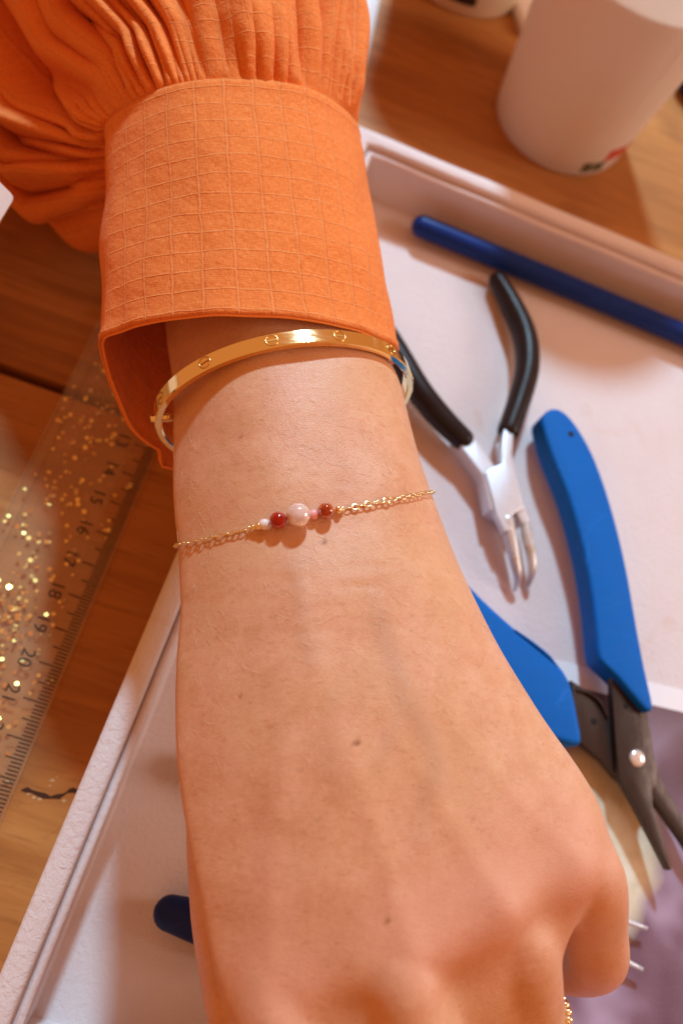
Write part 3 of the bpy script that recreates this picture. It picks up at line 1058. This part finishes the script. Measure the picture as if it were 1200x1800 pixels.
# fine arm hair
for nm, cnt, mt, lo, hi, w in [('arm_hair', 420, 'hair_pale', .18, .45, .0026), ('arm_hair', 90, 'hair_dark', .06, .18, .0018)]:
    vv, ff = [], []
    tries = 0
    while tries < cnt * 3 and len(ff) < cnt * 4 * 3:
        tries += 1
        u = random.uniform(290, 1000); v = random.triangular(600, 1450, 760)
        p, nn = on_skin(u, v)
        if p is None or nn[2] < -.1: continue
        L_ = random.uniform(lo, hi)
        side = np.array([random.choice([-1, 1]) * .5 + random.gauss(.3, .5), -0.7 + random.gauss(0, .35), 0])
        tv = side - nn * (side @ nn); tv /= np.linalg.norm(tv) + 1e-9
        bx = np.cross(tv, nn)
        cur = random.gauss(0, .35)
        ring = []
        for k in range(4):
            t = k / 3
            c = p + tv * L_ * t + nn * (0.012 + 0.10 * L_ * t * (1.3 - t)) + bx * cur * L_ * t * t
            rr = w * (1 - .75 * t)
            ids = []
            for j in range(3):
                a = j * 2.094
                vv.append(c + rr * (bx * math.cos(a) + nn * math.sin(a)))
                ids.append(len(vv) - 1)
            ring.append(ids)
        for k in range(3):
            for j in range(3):
                ff.append((ring[k][j], ring[k][(j + 1) % 3], ring[k + 1][(j + 1) % 3], ring[k + 1][j]))
    tag(mesh(nm, vv, ff, M[mt], arm), kind='stuff')

# ------------------------------------------------------------------ sleeve
cA, uA = np.array([.56, 16.76, 6.5]), np.array([3.25, .66, 0])
cB, uB = np.array([1.30, 10.19, 6.5]), np.array([3.52, .30, 0])


def cuffP(a, t, lift=0.0):
    """a round the arm (0 right, 90 up, 180 left), t from the gathers (0) to the hem (1)"""
    ca, sa = math.cos(a), math.sin(a)
    c = cA + (cB - cA) * t
    u = uA + (uB - uA) * t
    if sa > 0:
        h_ = (2.5 + (2.1 - 2.5) * t) * sa ** 1.2
        sk = (-.9 + .4 * t) * sa
    else:
        h_ = (3.0 + .35 * t) * sa
        q = math.degrees(a) % 360
        sk = -1.5 * t * t * float(sstep(182, 236, q)) * float(sstep(300, 262, q))
        sk -= 0.42 * t ** 8 * float(sstep(233, 235, q)) * float(sstep(268, 262, q))
    wr = 0.030 * math.sin(7 * a + 3 * t) * math.sin(2.5 * t + 1.1) + 0.018 * math.sin(13 * a - 5 * t + 1) * t + 0.03 * math.sin(3 * a + 9 * t) + 0.022 * math.sin(19 * a + 2 * math.sin(5 * t)) * max(0.0, t - .6) + 0.035 * math.sin(5 * a - 14 * t + 2 * math.sin(3 * a)) * math.sin(math.pi * t)
    belly = 0.02 * math.sin(math.pi * t)
    side = u / np.linalg.norm(u)
    rr = 1 + (wr + belly + lift) / 3.2
    return c + u * ca * rr + np.array([0, sk, h_ * rr])


nu, nv = 220, 64
vv, uv = [], []
for j in range(nv):
    t = j / (nv - 1)
    for i in range(nu + 1):
        a = 2 * math.pi * i / nu + math.radians(262)
        hem = 0.035 * float(sstep(.955, .965, t))
        top = 0.03 * float(sstep(.045, .035, t))
        vv.append(cuffP(a, t, hem + top))
        uv.append((a * 3.25, t * 6.7))
sleeve = thing('sleeve', (0, 0, 0), None, None)
sleeve.parent = person
sleeve.location = Vector(-OFF[person]) * S
OFF[sleeve] = np.zeros(3)
cuff = mesh('cuff', vv, grid_faces(nu + 1, nv, False, True), M['orange_cotton'], sleeve, True, uv)
md = cuff.modifiers.new('th', 'SOLIDIFY'); md.thickness = 0.05 * S; md.offset = -1


def cord(name, f, r0, n, mat, parent, rope=0.0):
    """thin sewn edge following f(k/n)"""
    C = np.array([f(k / n) for k in range(n)])
    T = np.roll(C, -1, 0) - np.roll(C, 1, 0)
    T /= np.linalg.norm(T, axis=1)[:, None]
    vv, ff = [], []
    for k in range(n):
        t = T[k]
        x = np.cross(t, (0, .3, 1)); x /= np.linalg.norm(x) + 1e-9
        y = np.cross(x, t)
        rr = r0 * (1 + rope * math.sin(k * 2.1))
        for j in range(8):
            a = j * math.pi / 4
            vv.append(C[k] + rr * (x * math.cos(a) + y * math.sin(a)))
    for k in range(n):
        for j in range(8):
            a = k * 8 + j; b = k * 8 + (j + 1) % 8
            c = ((k + 1) % n) * 8 + (j + 1) % 8; d_ = ((k + 1) % n) * 8 + j
            ff.append((a, b, c, d_))
    return mesh(name, vv, ff, mat, parent)


cord('hem', lambda s_: cuffP(2 * math.pi * s_, 1.0, -0.005), 0.032, 640, M['orange_cotton_edge'], sleeve, 0.10)
cord('seam', lambda s_: cuffP(2 * math.pi * s_, 0.0, 0.0), 0.06, 320, M['orange_thread'], sleeve, 0.06)

ringA8 = [cuffP(math.radians(d_), 0.0, -0.02) for d_ in range(0, 360, 45)]
S1 = [(3.75, 18.2, 6.5), (2.85, 18.1, 8.7), (0.2, 17.2, 9.45), (-2.3, 17.2, 8.2), (-3.5, 16.7, 6.0), (-3.2, 15.6, 4.2), (.4, 17, 2.7), (3.0, 18, 3.8)]
S2 = [(3.65, 20.5, 6.3), (2.75, 20.6, 8.9), (-.6, 20.2, 9.9), (-3.9, 19.4, 7.6), (-5.5, 18.4, 4.8), (-4.8, 15.9, 2.8), (-.5, 18, 1.4), (2.6, 19.5, 2.9)]
S3 = [(3.3, 24.3, 6.5), (2.1, 24.6, 9.4), (-1.8, 24.4, 10.5), (-6, 23.8, 8.2), (-8.3, 22, 4.8), (-7.4, 18.6, 2.4), (-2, 21, 1.0), (2.0, 23, 2.6)]
S4 = [(3.5, 33, 7.5), (2, 33, 11), (-3, 33, 13), (-8.5, 32, 10.5), (-11.5, 30, 6.5), (-10.5, 27.5, 2.6), (-3.5, 28, 1.1), (1.5, 30, 3)]
KEY = [np.array(ringA8), np.array(S1), np.array(S2), np.array(S3), np.array(S4)]
KS = [0.0, 0.10, 0.30, 0.60, 1.0]


def ring_at(R8, a):
    x = (a / (2 * math.pi) * 8) % 8
    i = int(x); t = x - i
    p0, p1, p2, p3 = R8[(i - 1) % 8], R8[i % 8], R8[(i + 1) % 8], R8[(i + 2) % 8]
    return 0.5 * (2 * p1 + (p2 - p0) * t + (2 * p0 - 5 * p1 + 4 * p2 - p3) * t * t + (3 * p1 - p0 - 3 * p2 + p3) * t ** 3)


nu, nv = 900, 140
G = np.zeros((nv, nu, 3))
svals = np.array([(j / (nv - 1)) ** 1.35 for j in range(nv)])
kr = np.array([[ring_at(R8, 2 * math.pi * i / nu) for i in range(nu)] for R8 in KEY])
for j, s_ in enumerate(svals):
    k = max(0, min(len(KS) - 2, int(np.searchsorted(KS, s_, 'right')) - 1))
    t = (s_ - KS[k]) / (KS[k + 1] - KS[k])
    t = 0.35 * (t * t * (3 - 2 * t)) + 0.65 * t
    G[j] = kr[k] * (1 - t) + kr[k + 1] * t
# smooth along the length, keep the seam row
for _ in range(10):
    G[1:-1] = (G[:-2] + 2 * G[1:-1] + G[2:]) / 4
du = np.roll(G, -1, 1) - np.roll(G, 1, 1)
dv = np.gradient(G, axis=0)
N = np.cross(du, dv); N /= np.linalg.norm(N, axis=2)[:, :, None] + 1e-9
cen = G.mean(axis=1, keepdims=True)
sgn = np.sign(np.sum(N * (G - cen), axis=2).mean())
N *= sgn
aa = np.arange(nu) / nu * 2 * math.pi
AA, SS = np.meshgrid(aa, svals)


def pnoise(AA, SS, k0, k1, drift, seed):
    r_ = np.random.default_rng(seed)
    out = np.zeros_like(AA)
    for k in range(k0, k1):
        out += r_.normal() * np.sin(k * AA + r_.uniform(0, 6.28) + drift * r_.normal() * SS) / math.sqrt(k1 - k0)
    return out


warp = 0.35 * pnoise(AA, SS, 2, 9, 2.2, 3)
p1 = np.abs(np.sin(33 * AA + 5.0 * warp + 1.6 * pnoise(AA, SS, 8, 20, 3, 5))) ** 0.75
p2 = np.abs(np.sin(15 * AA + 4.2 * warp + 1.5 * pnoise(AA, SS, 3, 9, 2.5, 6))) ** 0.55
p3 = np.abs(np.sin(6 * AA + 2.5 * warp + 1.2 * pnoise(AA, SS, 2, 6, 2.0, 8) + 1.0)) ** 0.7
env0 = sstep(0, .02, SS)
amp_mod = 0.75 + 0.5 * pnoise(AA, SS, 3, 10, 4, 12)
lefty = 1 + 0.7 * np.exp(-((AA - np.radians(170)) / .8) ** 2)
Dp = env0 * lefty * (0.26 * np.exp(-SS / .06) * (p1 - .5) * np.clip(amp_mod, .3, 1.4)
             + 0.66 * sstep(.005, .07, SS) * np.exp(-SS / .50) * (p2 - .62) * np.clip(amp_mod, .35, 1.4)
             + 0.85 * sstep(.05, .25, SS) * (p3 - .6))
Dp += env0 * 0.022 * pnoise(AA, SS * 2, 14, 40, 9, 17) * sstep(0.03, .15, SS)
# one deep fold under the left side
af = np.radians(163) + 0.25 * SS
Dp -= 1.0 * np.exp(-((AA - af) / .13) ** 2) * sstep(.03, .22, SS)
Dp += 0.3 * np.exp(-((AA - af + .27) / .14) ** 2) * sstep(.03, .22, SS)
G2 = G + N * Dp[:, :, None]
G2[:, :, 2] = np.maximum(G2[:, :, 2], 0.25)
vv = np.concatenate([G2, G2[:, :1]], axis=1).reshape(-1, 3)
uvs = np.stack(np.broadcast_arrays(np.concatenate([AA, np.full((nv, 1), 2 * math.pi)], 1) * 6.4, np.concatenate([SS, SS[:, :1]], 1) * 18 + 7.0), -1).reshape(-1, 2)
puff = mesh('gathered_puff', vv, grid_faces(nu + 1, nv, False, sgn > 0), M['orange_cotton'], sleeve, True, uvs)
md = puff.modifiers.new('th', 'SOLIDIFY'); md.thickness = 0.05 * S; md.offset = -1

# ------------------------------------------------------------------ gold bangle
bL, bR, bT = at(277, 737, 6.0), at(712, 690, 6.0), at(497, 598, 8.54)
BC = (bL + bR) / 2
e1 = (bR - bL) / 2; BA = np.linalg.norm(e1); e1 /= BA
e2 = bT - BC; e2 -= e1 * (e2 @ e1); BB = np.linalg.norm(e2); e2 /= BB
en = np.cross(e1, e2)
if en[1] > 0: en = -en                                   # towards the hand
bang = thing('bangle', BC - e2 * BB, 'polished gold bangle with round screw motifs, worn just below the cuff', 'bangle')


def bangle_pt(th, out, w):
    p = e1 * math.cos(th) * BA + e2 * math.sin(th) * BB
    nn = e1 * math.cos(th) * BB + e2 * math.sin(th) * BA
    nn /= np.linalg.norm(nn)
    return BC + p + nn * out + en * w, nn


BW, BT = 0.185, 0.085
prof = [(-BT, -BW + .03), (-BT + .03, -BW), (BT - .025, -BW), (BT, -BW + .025), (BT, BW - .025), (BT - .025, BW), (-BT + .03, BW), (-BT, BW - .03)]
vv = []
NB = 220
for k in range(NB):
    for (o_, w) in prof:
        vv.append(bangle_pt(2 * math.pi * k / NB, o_, w)[0])
ff = []
for k in range(NB):
    for j in range(8):
        ff.append((k * 8 + j, k * 8 + (j + 1) % 8, ((k + 1) % NB) * 8 + (j + 1) % 8, ((k + 1) % NB) * 8 + j))
bm = bmesh.new()
bvv = [bm.verts.new(p) for p in vv]
for f in ff: bm.faces.new([bvv[i] for i in f])
band = from_bm('band', bm, M['gold'], bang, True, 28)
# arc-length spaced motifs, one aligned with the middle of the picture
ths = np.linspace(0, 2 * math.pi, 2001)
arc = np.array([bangle_pt(t, BT, 0)[0] for t in ths])
cum = np.concatenate([[0], np.cumsum(np.linalg.norm(np.diff(arc, axis=0), axis=1))])
th0 = min(np.linspace(.3, 2.8, 400), key=lambda t: abs(proj(bangle_pt(t, BT, 0)[0])[0] - 477))
c0 = np.interp(th0, ths, cum)
for k in range(12):
    th = np.interp((c0 + k * cum[-1] / 12) % cum[-1], cum, ths)
    p, nn = bangle_pt(th, BT, 0)
    tx = np.cross(en, nn)
    bm = bmesh.new()
    # raised ring
    R0, r0_, ns, nr = 0.132, 0.020, 28, 6
    vs = []
    for i in range(ns):
        a = 2 * math.pi * i / ns
        rad = tx * math.cos(a) + en * math.sin(a)
        vs.append([bm.verts.new(p + rad * (R0 + r0_ * math.cos(b)) + nn * (r0_ * 0.9 * math.sin(b))) for b in [2 * math.pi * q / nr for q in range(nr)]])
    for i in range(ns):
        for q in range(nr):
            bm.faces.new((vs[i][q], vs[i][(q + 1) % nr], vs[(i + 1) % ns][(q + 1) % nr], vs[(i + 1) % ns][q]))
    mo = from_bm('screw_motif', bm, M['motif_ring'], band)
    bm = bmesh.new()
    rot = Matrix((Vector(tx), Vector(en), Vector(nn))).transposed()
    tilt = Matrix.Rotation(0.15 * math.sin(k * 2.0), 3, 'Z')
    box(bm, p + nn * 0.002, (0.215, 0.038, 0.012), rot @ tilt)
    from_bm('slot', bm, M['motif_groove'], band, False)
# side screw at the clasp
ths_ = math.pi * 0.995
p, nn = bangle_pt(ths_, 0, 0)
sweep('clasp_screw', [p + nn * .16, p, p - nn * .36], [.085, .10, .10], M['gold'], bang, n=8, segs=18, up=(0, 1, 0), round_ends=False)
sweep('clasp_screw_collar', [p - nn * .20, p - nn * .23], [.125, .125], M['gold'], bang, n=3, segs=18, up=(0, 1, 0), round_ends=False)

# ------------------------------------------------------------------ beaded chain bracelet
cl, cr = at(309, 960, 6.7), at(744, 869, 6.65)
ct, _ = on_skin(523, 914)
cc = (cl + cr) / 2
f1 = (cr - cl); f1 /= np.linalg.norm(f1)
f2 = ct - cc; f2 -= f1 * (f2 @ f1); f2 /= np.linalg.norm(f2)
cc = cc - f2 * 0.1
loop = []
for k in range(480):
    a = 2 * math.pi * k / 480
    dirv = f1 * math.cos(a) + f2 * math.sin(a)
    h_ = bvh.ray_cast(Vector(cc + dirv * 6), Vector(-dirv))
    q = np.array(h_[0]); nq = np.array(h_[1])
    if nq @ dirv < 0: nq = -nq
    loop.append(np.concatenate([q, nq]))
loop = np.array(loop)
for _ in range(6):
    loop = (np.roll(loop, 1, 0) + 2 * loop + np.roll(loop, -1, 0)) / 4
LP, LN = loop[:, :3], loop[:, 3:] / np.linalg.norm(loop[:, 3:], axis=1)[:, None]
# the loop runs from right (0) over the top to left (180)
LPc = np.vstack([LP, LP[:1]])
lcum = np.concatenate([[0], np.cumsum(np.linalg.norm(np.diff(LPc, axis=0), axis=1))])
LTOT = lcum[-1]


def loop_at(s_):
    s_ = s_ % LTOT
    p = np.array([np.interp(s_, lcum, LPc[:, i]) for i in range(3)])
    LNc = np.vstack([LN, LN[:1]])
    nn = np.array([np.interp(s_, lcum, LNc[:, i]) for i in range(3)])
    return p, nn / np.linalg.norm(nn)


top_idx = [k for k in range(10, 231)]
pu = np.array([proj(LP[k])[0] for k in top_idx])


def s_of_u(u):
    k = top_idx[int(np.argmin(abs(pu - u)))]
    return lcum[k]


brac = thing('bracelet', LP[360], 'fine gold chain bracelet with red, pink and pearl beads across the wrist', 'bracelet')


def uv_sphere(r, seg=28, ring=18, squash=1.0):
    v, f = [], []
    for j in range(ring + 1):
        th = math.pi * j / ring
        for i in range(seg):
            a = 2 * math.pi * i / seg
            v.append((r * math.sin(th) * math.cos(a), r * math.sin(th) * math.sin(a), r * math.cos(th) * squash))
    return v, grid_faces(seg, ring + 1, True)


def bead(u, r, mat, label, squash=1.0, lift=0.0, name='bead'):
    s_ = s_of_u(u)
    p, nn = loop_at(s_)
    c = p + nn * (r + 0.02 + lift)
    v, f = uv_sphere(r, 28, 18, squash)
    t = loop_at(s_ + .05)[0] - loop_at(s_ - .05)[0]; t /= np.linalg.norm(t)
    q = Vector(t).to_track_quat('Z', 'Y').to_matrix()
    v = [np.array(q @ Vector(p_)) + c for p_ in v]
    o = mesh(name, v, f, M[mat], brac)
    if label: o['label'] = label
    return o, s_


bead(442, .062, 'gold_chain', 'tiny gold end bead', .6)
bead(449, .070, 'gold_chain', 'tiny gold end bead', .6)
bead(456, .085, 'gold_chain', 'small gold round bead')
bead(468, .110, 'pearl', 'small white pearl bead')
bead(490, .172, 'garnet_deep', 'dark red polished round bead')
bead(523, .235, 'rose_quartz', 'largest bead, pale translucent pink')
bead(550, .105, 'pink_opal', 'small opaque coral-pink bead')
bead(570, .165, 'garnet_amber', 'brownish red translucent bead')
bead(583, .048, 'gold_chain', 'tiny gold end bead')
bead(592, .090, 'gold_chain', 'small gold round bead', .8)
bead(600, .055, 'gold_chain', 'tiny gold end bead', .7)


def link_mesh(L_, W_, r_, flat=1.0):
    v, f = [], []
    n, m = 18, 7
    for i in range(n):
        a = 2 * math.pi * i / n
        c = Vector((math.cos(a) * L_, math.sin(a) * W_, 0))
        d_ = Vector((math.cos(a) * W_, math.sin(a) * L_, 0)).normalized()
        for j in range(m):
            b = 2 * math.pi * j / m
            p = c + d_ * (r_ * math.cos(b)) + Vector((0, 0, r_ * flat * math.sin(b)))
            v.append(p * S)
    ff_ = []
    for i in range(n):
        for j in range(m):
            ff_.append((i * m + j, ((i + 1) % n) * m + j, ((i + 1) % n) * m + (j + 1) % m, i * m + (j + 1) % m))
    me_ = bpy.data.meshes.new('link')
    me_.from_pydata([tuple(p) for p in v], [], ff_)
    me_.materials.append(M['gold_chain'])
    me_.polygons.foreach_set('use_smooth', [True] * len(me_.polygons))
    return me_


lm = link_mesh(.083, .041, .0135)
lmf = link_mesh(.072, .058, .030, .45)
s_start, s_end = s_of_u(437) + 0.02, s_of_u(604) + LTOT - 0.02       # from left end of the beads round under the wrist to the right end
NL = int((s_end - s_start) / 0.135)
for k in range(NL):
    s_ = s_start + (k + .5) * (s_end - s_start) / NL
    p, nn = loop_at(s_)
    t = loop_at(s_ + .06)[0] - loop_at(s_ - .06)[0]; t /= np.linalg.norm(t)
    uu = proj(p)[0]
    flatlink = (s_ > LTOT) and (min(abs(uu - 650), abs(uu - 678), abs(uu - 622)) < 5.5)
    roll = random.gauss(0, .25) + (0.25 if k % 2 == 0 else 1.25)
    if flatlink: roll = 0.1
    y = np.cross(nn, t)
    y2 = y * math.cos(roll) + nn * math.sin(roll)
    z2 = np.cross(t, y2)
    o = bpy.data.objects.new('link', lmf if flatlink else lm)
    COL.objects.link(o)
    o.parent = brac
    m3 = Matrix((Vector(t), Vector(y2), Vector(z2))).transposed().to_4x4()
    lift = .06 + random.gauss(0, .008)
    o.matrix_basis = Matrix.Translation((Vector(p + nn * lift) - Vector(OFF[brac])) * S) @ m3

# ------------------------------------------------------------------ beaded gold ring on the ring finger
fa, fb = FING['ring'][1][0], FING['ring'][3][0]
ax = fb - fa; ax /= np.linalg.norm(ax)
rc = FING['ring'][2][0] + ax * 0.55
x = np.cross(ax, (0, 0, 1)); x /= np.linalg.norm(x); y = np.cross(x, ax)
ring = thing('ring', rc - y * .9, 'thin gold beaded ring on the finger beside the curled little finger', 'ring')
v, f = uv_sphere(.085 * S, 12, 8)
bme = bpy.data.meshes.new('ring_bead'); bme.from_pydata(v, [], f); bme.materials.append(M['gold_chain'])
bme.polygons.foreach_set('use_smooth', [True] * len(bme.polygons))
for k in range(36):
    a = 2 * math.pi * k / 36
    dirv = x * math.cos(a) + y * math.sin(a)
    best = None
    h_ = bvh.ray_cast(Vector(rc), Vector(dirv), 1.6)
    rr = min(np.linalg.norm(np.array(h_[0]) - rc), 0.95) if h_[0] is not None else 0.85
    o = bpy.data.objects.new('bead', bme); COL.objects.link(o); o.parent = ring
    o.location = (Vector(rc + dirv * (rr + .05)) - Vector(OFF[ring])) * S

# ------------------------------------------------------------------ background: cups, papers, navy marker
CUP = [(0.0, .45), (2.55, .45), (2.62, .30), (2.66, 0.03), (2.74, 0.0), (2.86, 0.02), (2.90, .12), (3.08, 2.2), (3.30, 4.6), (3.52, 7.0), (3.71, 9.0), (3.76, 9.05), (3.86, 9.12), (3.92, 9.24), (3.88, 9.38), (3.76, 9.43),
       (3.64, 9.36), (3.61, 9.2), (3.46, 7.0), (3.25, 4.6), (3.03, 2.2), (2.84, .55), (0, .52)]
c1 = at(983, 215, 0)
cup = thing('paper_cup', c1, 'large white paper cup with rolled rim standing behind the tray', 'cup', 'paper cups behind the tray')
lathe('cup_wall', CUP, c1, M['cup_paper'], cup)
lathe('drink', [(0, 7.2), (3.46, 7.2), (3.49, 7.25)], c1, M['milky_coffee'], cup)


def cup_patch(name, c, a0, a1, z0, z1, mat, parent, extra=0.012):
    vv = []
    n = 14
    for z in (z0, z1):
        r_ = np.interp(z, [.12, 2.2, 4.6, 7.0, 9.0], [2.90, 3.08, 3.30, 3.52, 3.71]) + extra
        for k in range(n + 1):
            a = math.radians(a0 + (a1 - a0) * k / n)
            vv.append((c[0] + r_ * math.cos(a), c[1] + r_ * math.sin(a), c[2] + z))
    return mesh(name, vv, grid_faces(n + 1, 2), mat, parent)


cup_patch('red_print', c1, -66, -40, .80, 1.45, M['cup_print_red'], cup)
cup_patch('dark_print', c1, -82, -62, .28, .80, M['cup_print_green'], cup)
cup_patch('side_seam', c1, -74, -73, .2, 8.9, M['cup_paper'], cup, .03)
c2 = at(808, 27, 0) + np.array([0.35, 2.85, 0])
cup2 = thing('paper_cup', c2, 'cream cup with a dark printed square, cut off by the top edge', 'cup', 'paper cups behind the tray')
lathe('cup_wall', CUP, c2, M['cream_cup'], cup2)
cup_patch('dark_square', c2, -128, -88, .55, 2.4, M['cup_print_black'], cup2)


def sheet(name, corners, z, th, mat, label, cat, bend=0.0):
    cs_ = np.array([[p[0], p[1]] for p in corners])
    n = 14
    vv = []
    for layer in (z + th, z):
        for j in range(n + 1):
            for i in range(n + 1):
                a, b = i / n, j / n
                p = (cs_[0] * (1 - a) + cs_[1] * a) * (1 - b) + (cs_[3] * (1 - a) + cs_[2] * a) * b
                vv.append((p[0], p[1], layer + bend * (math.sin(a * 3.1) * .5 + b * b)))
    m_ = (n + 1) ** 2
    g = grid_faces(n + 1, n + 1)
    ff = [f_ for f_ in g] + [[i + m_ for i in f_[::-1]] for f_ in g]
    bd = [i for i in range(n + 1)] + [(j + 1) * (n + 1) - 1 for j in range(1, n + 1)] + [n * (n + 1) + i for i in range(n - 1, -1, -1)] + [j * (n + 1) for j in range(n - 1, 0, -1)]
    for k in range(len(bd)):
        a, b = bd[k], bd[(k + 1) % len(bd)]
        ff.append((b, a, a + m_, b + m_))
    o = mesh(name, vv, ff, mat)
    return tag(o, label, cat)


p0, p1_ = at(676, -40, .1), at(636, 150, .1)
pdv = p0 - p1_; pdv /= np.linalg.norm(pdv)
pq = np.array([-pdv[1], pdv[0], 0])
if pq[0] > 0: pq = -pq
sheet('paper_sheet', [p1_ + pq * 7, p1_, p1_ + pdv * 15, p1_ + pdv * 15 + pq * 7], .02, .03, M['white_paper'], 'white sheet of paper on the table beside the gathered sleeve', 'paper')
n0, n1 = at(897, 0, .2), at(915, 60, .2)
nd = n0 - n1; nd /= np.linalg.norm(nd)
nq = np.array([nd[1], -nd[0], 0])
sheet('folded_napkin', [n1, n1 + nq * 5.5, n1 + nq * 5.5 + nd * 9, n1 + nd * 9], .02, .35, M['napkin'], 'pale folded napkin half hidden behind the large paper cup', 'napkin', .05)
# white card corner, leaning up at the left edge
w0 = at(27, 347, 6.2)
wa = at(-40, 280, 6.4) - w0; wa /= np.linalg.norm(wa)
wb = at(-30, 440, 5.7) - w0; wb /= np.linalg.norm(wb)
bm = bmesh.new()
wn = np.cross(wa, wb); wn /= np.linalg.norm(wn)
fan = []
rad_ = 0.14
for k in range(7):
    a = k / 6 * math.pi / 2
    fan.append(w0 + (wa + wb) * rad_ - wa * rad_ * math.cos(a) - wb * rad_ * math.sin(a))
loop_ = fan + [w0 + wa * 7, w0 + wa * 7 + wb * 9, w0 + wb * 9]
vt = [bm.verts.new(p + wn * .03) for p in loop_]; vb_ = [bm.verts.new(p - wn * .03) for p in loop_]
bm.faces.new(vt); bm.faces.new(vb_[::-1])
for k in range(len(loop_)):
    k2 = (k + 1) % len(loop_)
    bm.faces.new((vt[k2], vt[k], vb_[k], vb_[k2]))
tag(from_bm('white_card', bm, M['white_paper'], None, False), 'bright white card corner poking in at the left edge beside the sleeve', 'card')
b0 = at(1176, 160, .55)
bdv = at(1260, 240, .55) - b0; bdv /= np.linalg.norm(bdv)
mk = thing('navy_marker', b0 + bdv * 4, 'dark navy marker on the table at the right edge, beside the large cup', 'marker')
sweep('marker_body', [b0 + np.array([1.2, .9, 0]), b0 + bdv * 6 + np.array([1.2, .9, 0]), b0 + bdv * 12 + np.array([1.2, .9, 0])], [.55, .55, .55], M['navy_grip'], mk, n=8, segs=18)
sweep('marker_cap', [b0 + bdv * 7.5 + np.array([1.2, .9, 0]), b0 + bdv * 12.3 + np.array([1.2, .9, 0])], [.60, .60], M['navy_rod'], mk, n=4, segs=18)
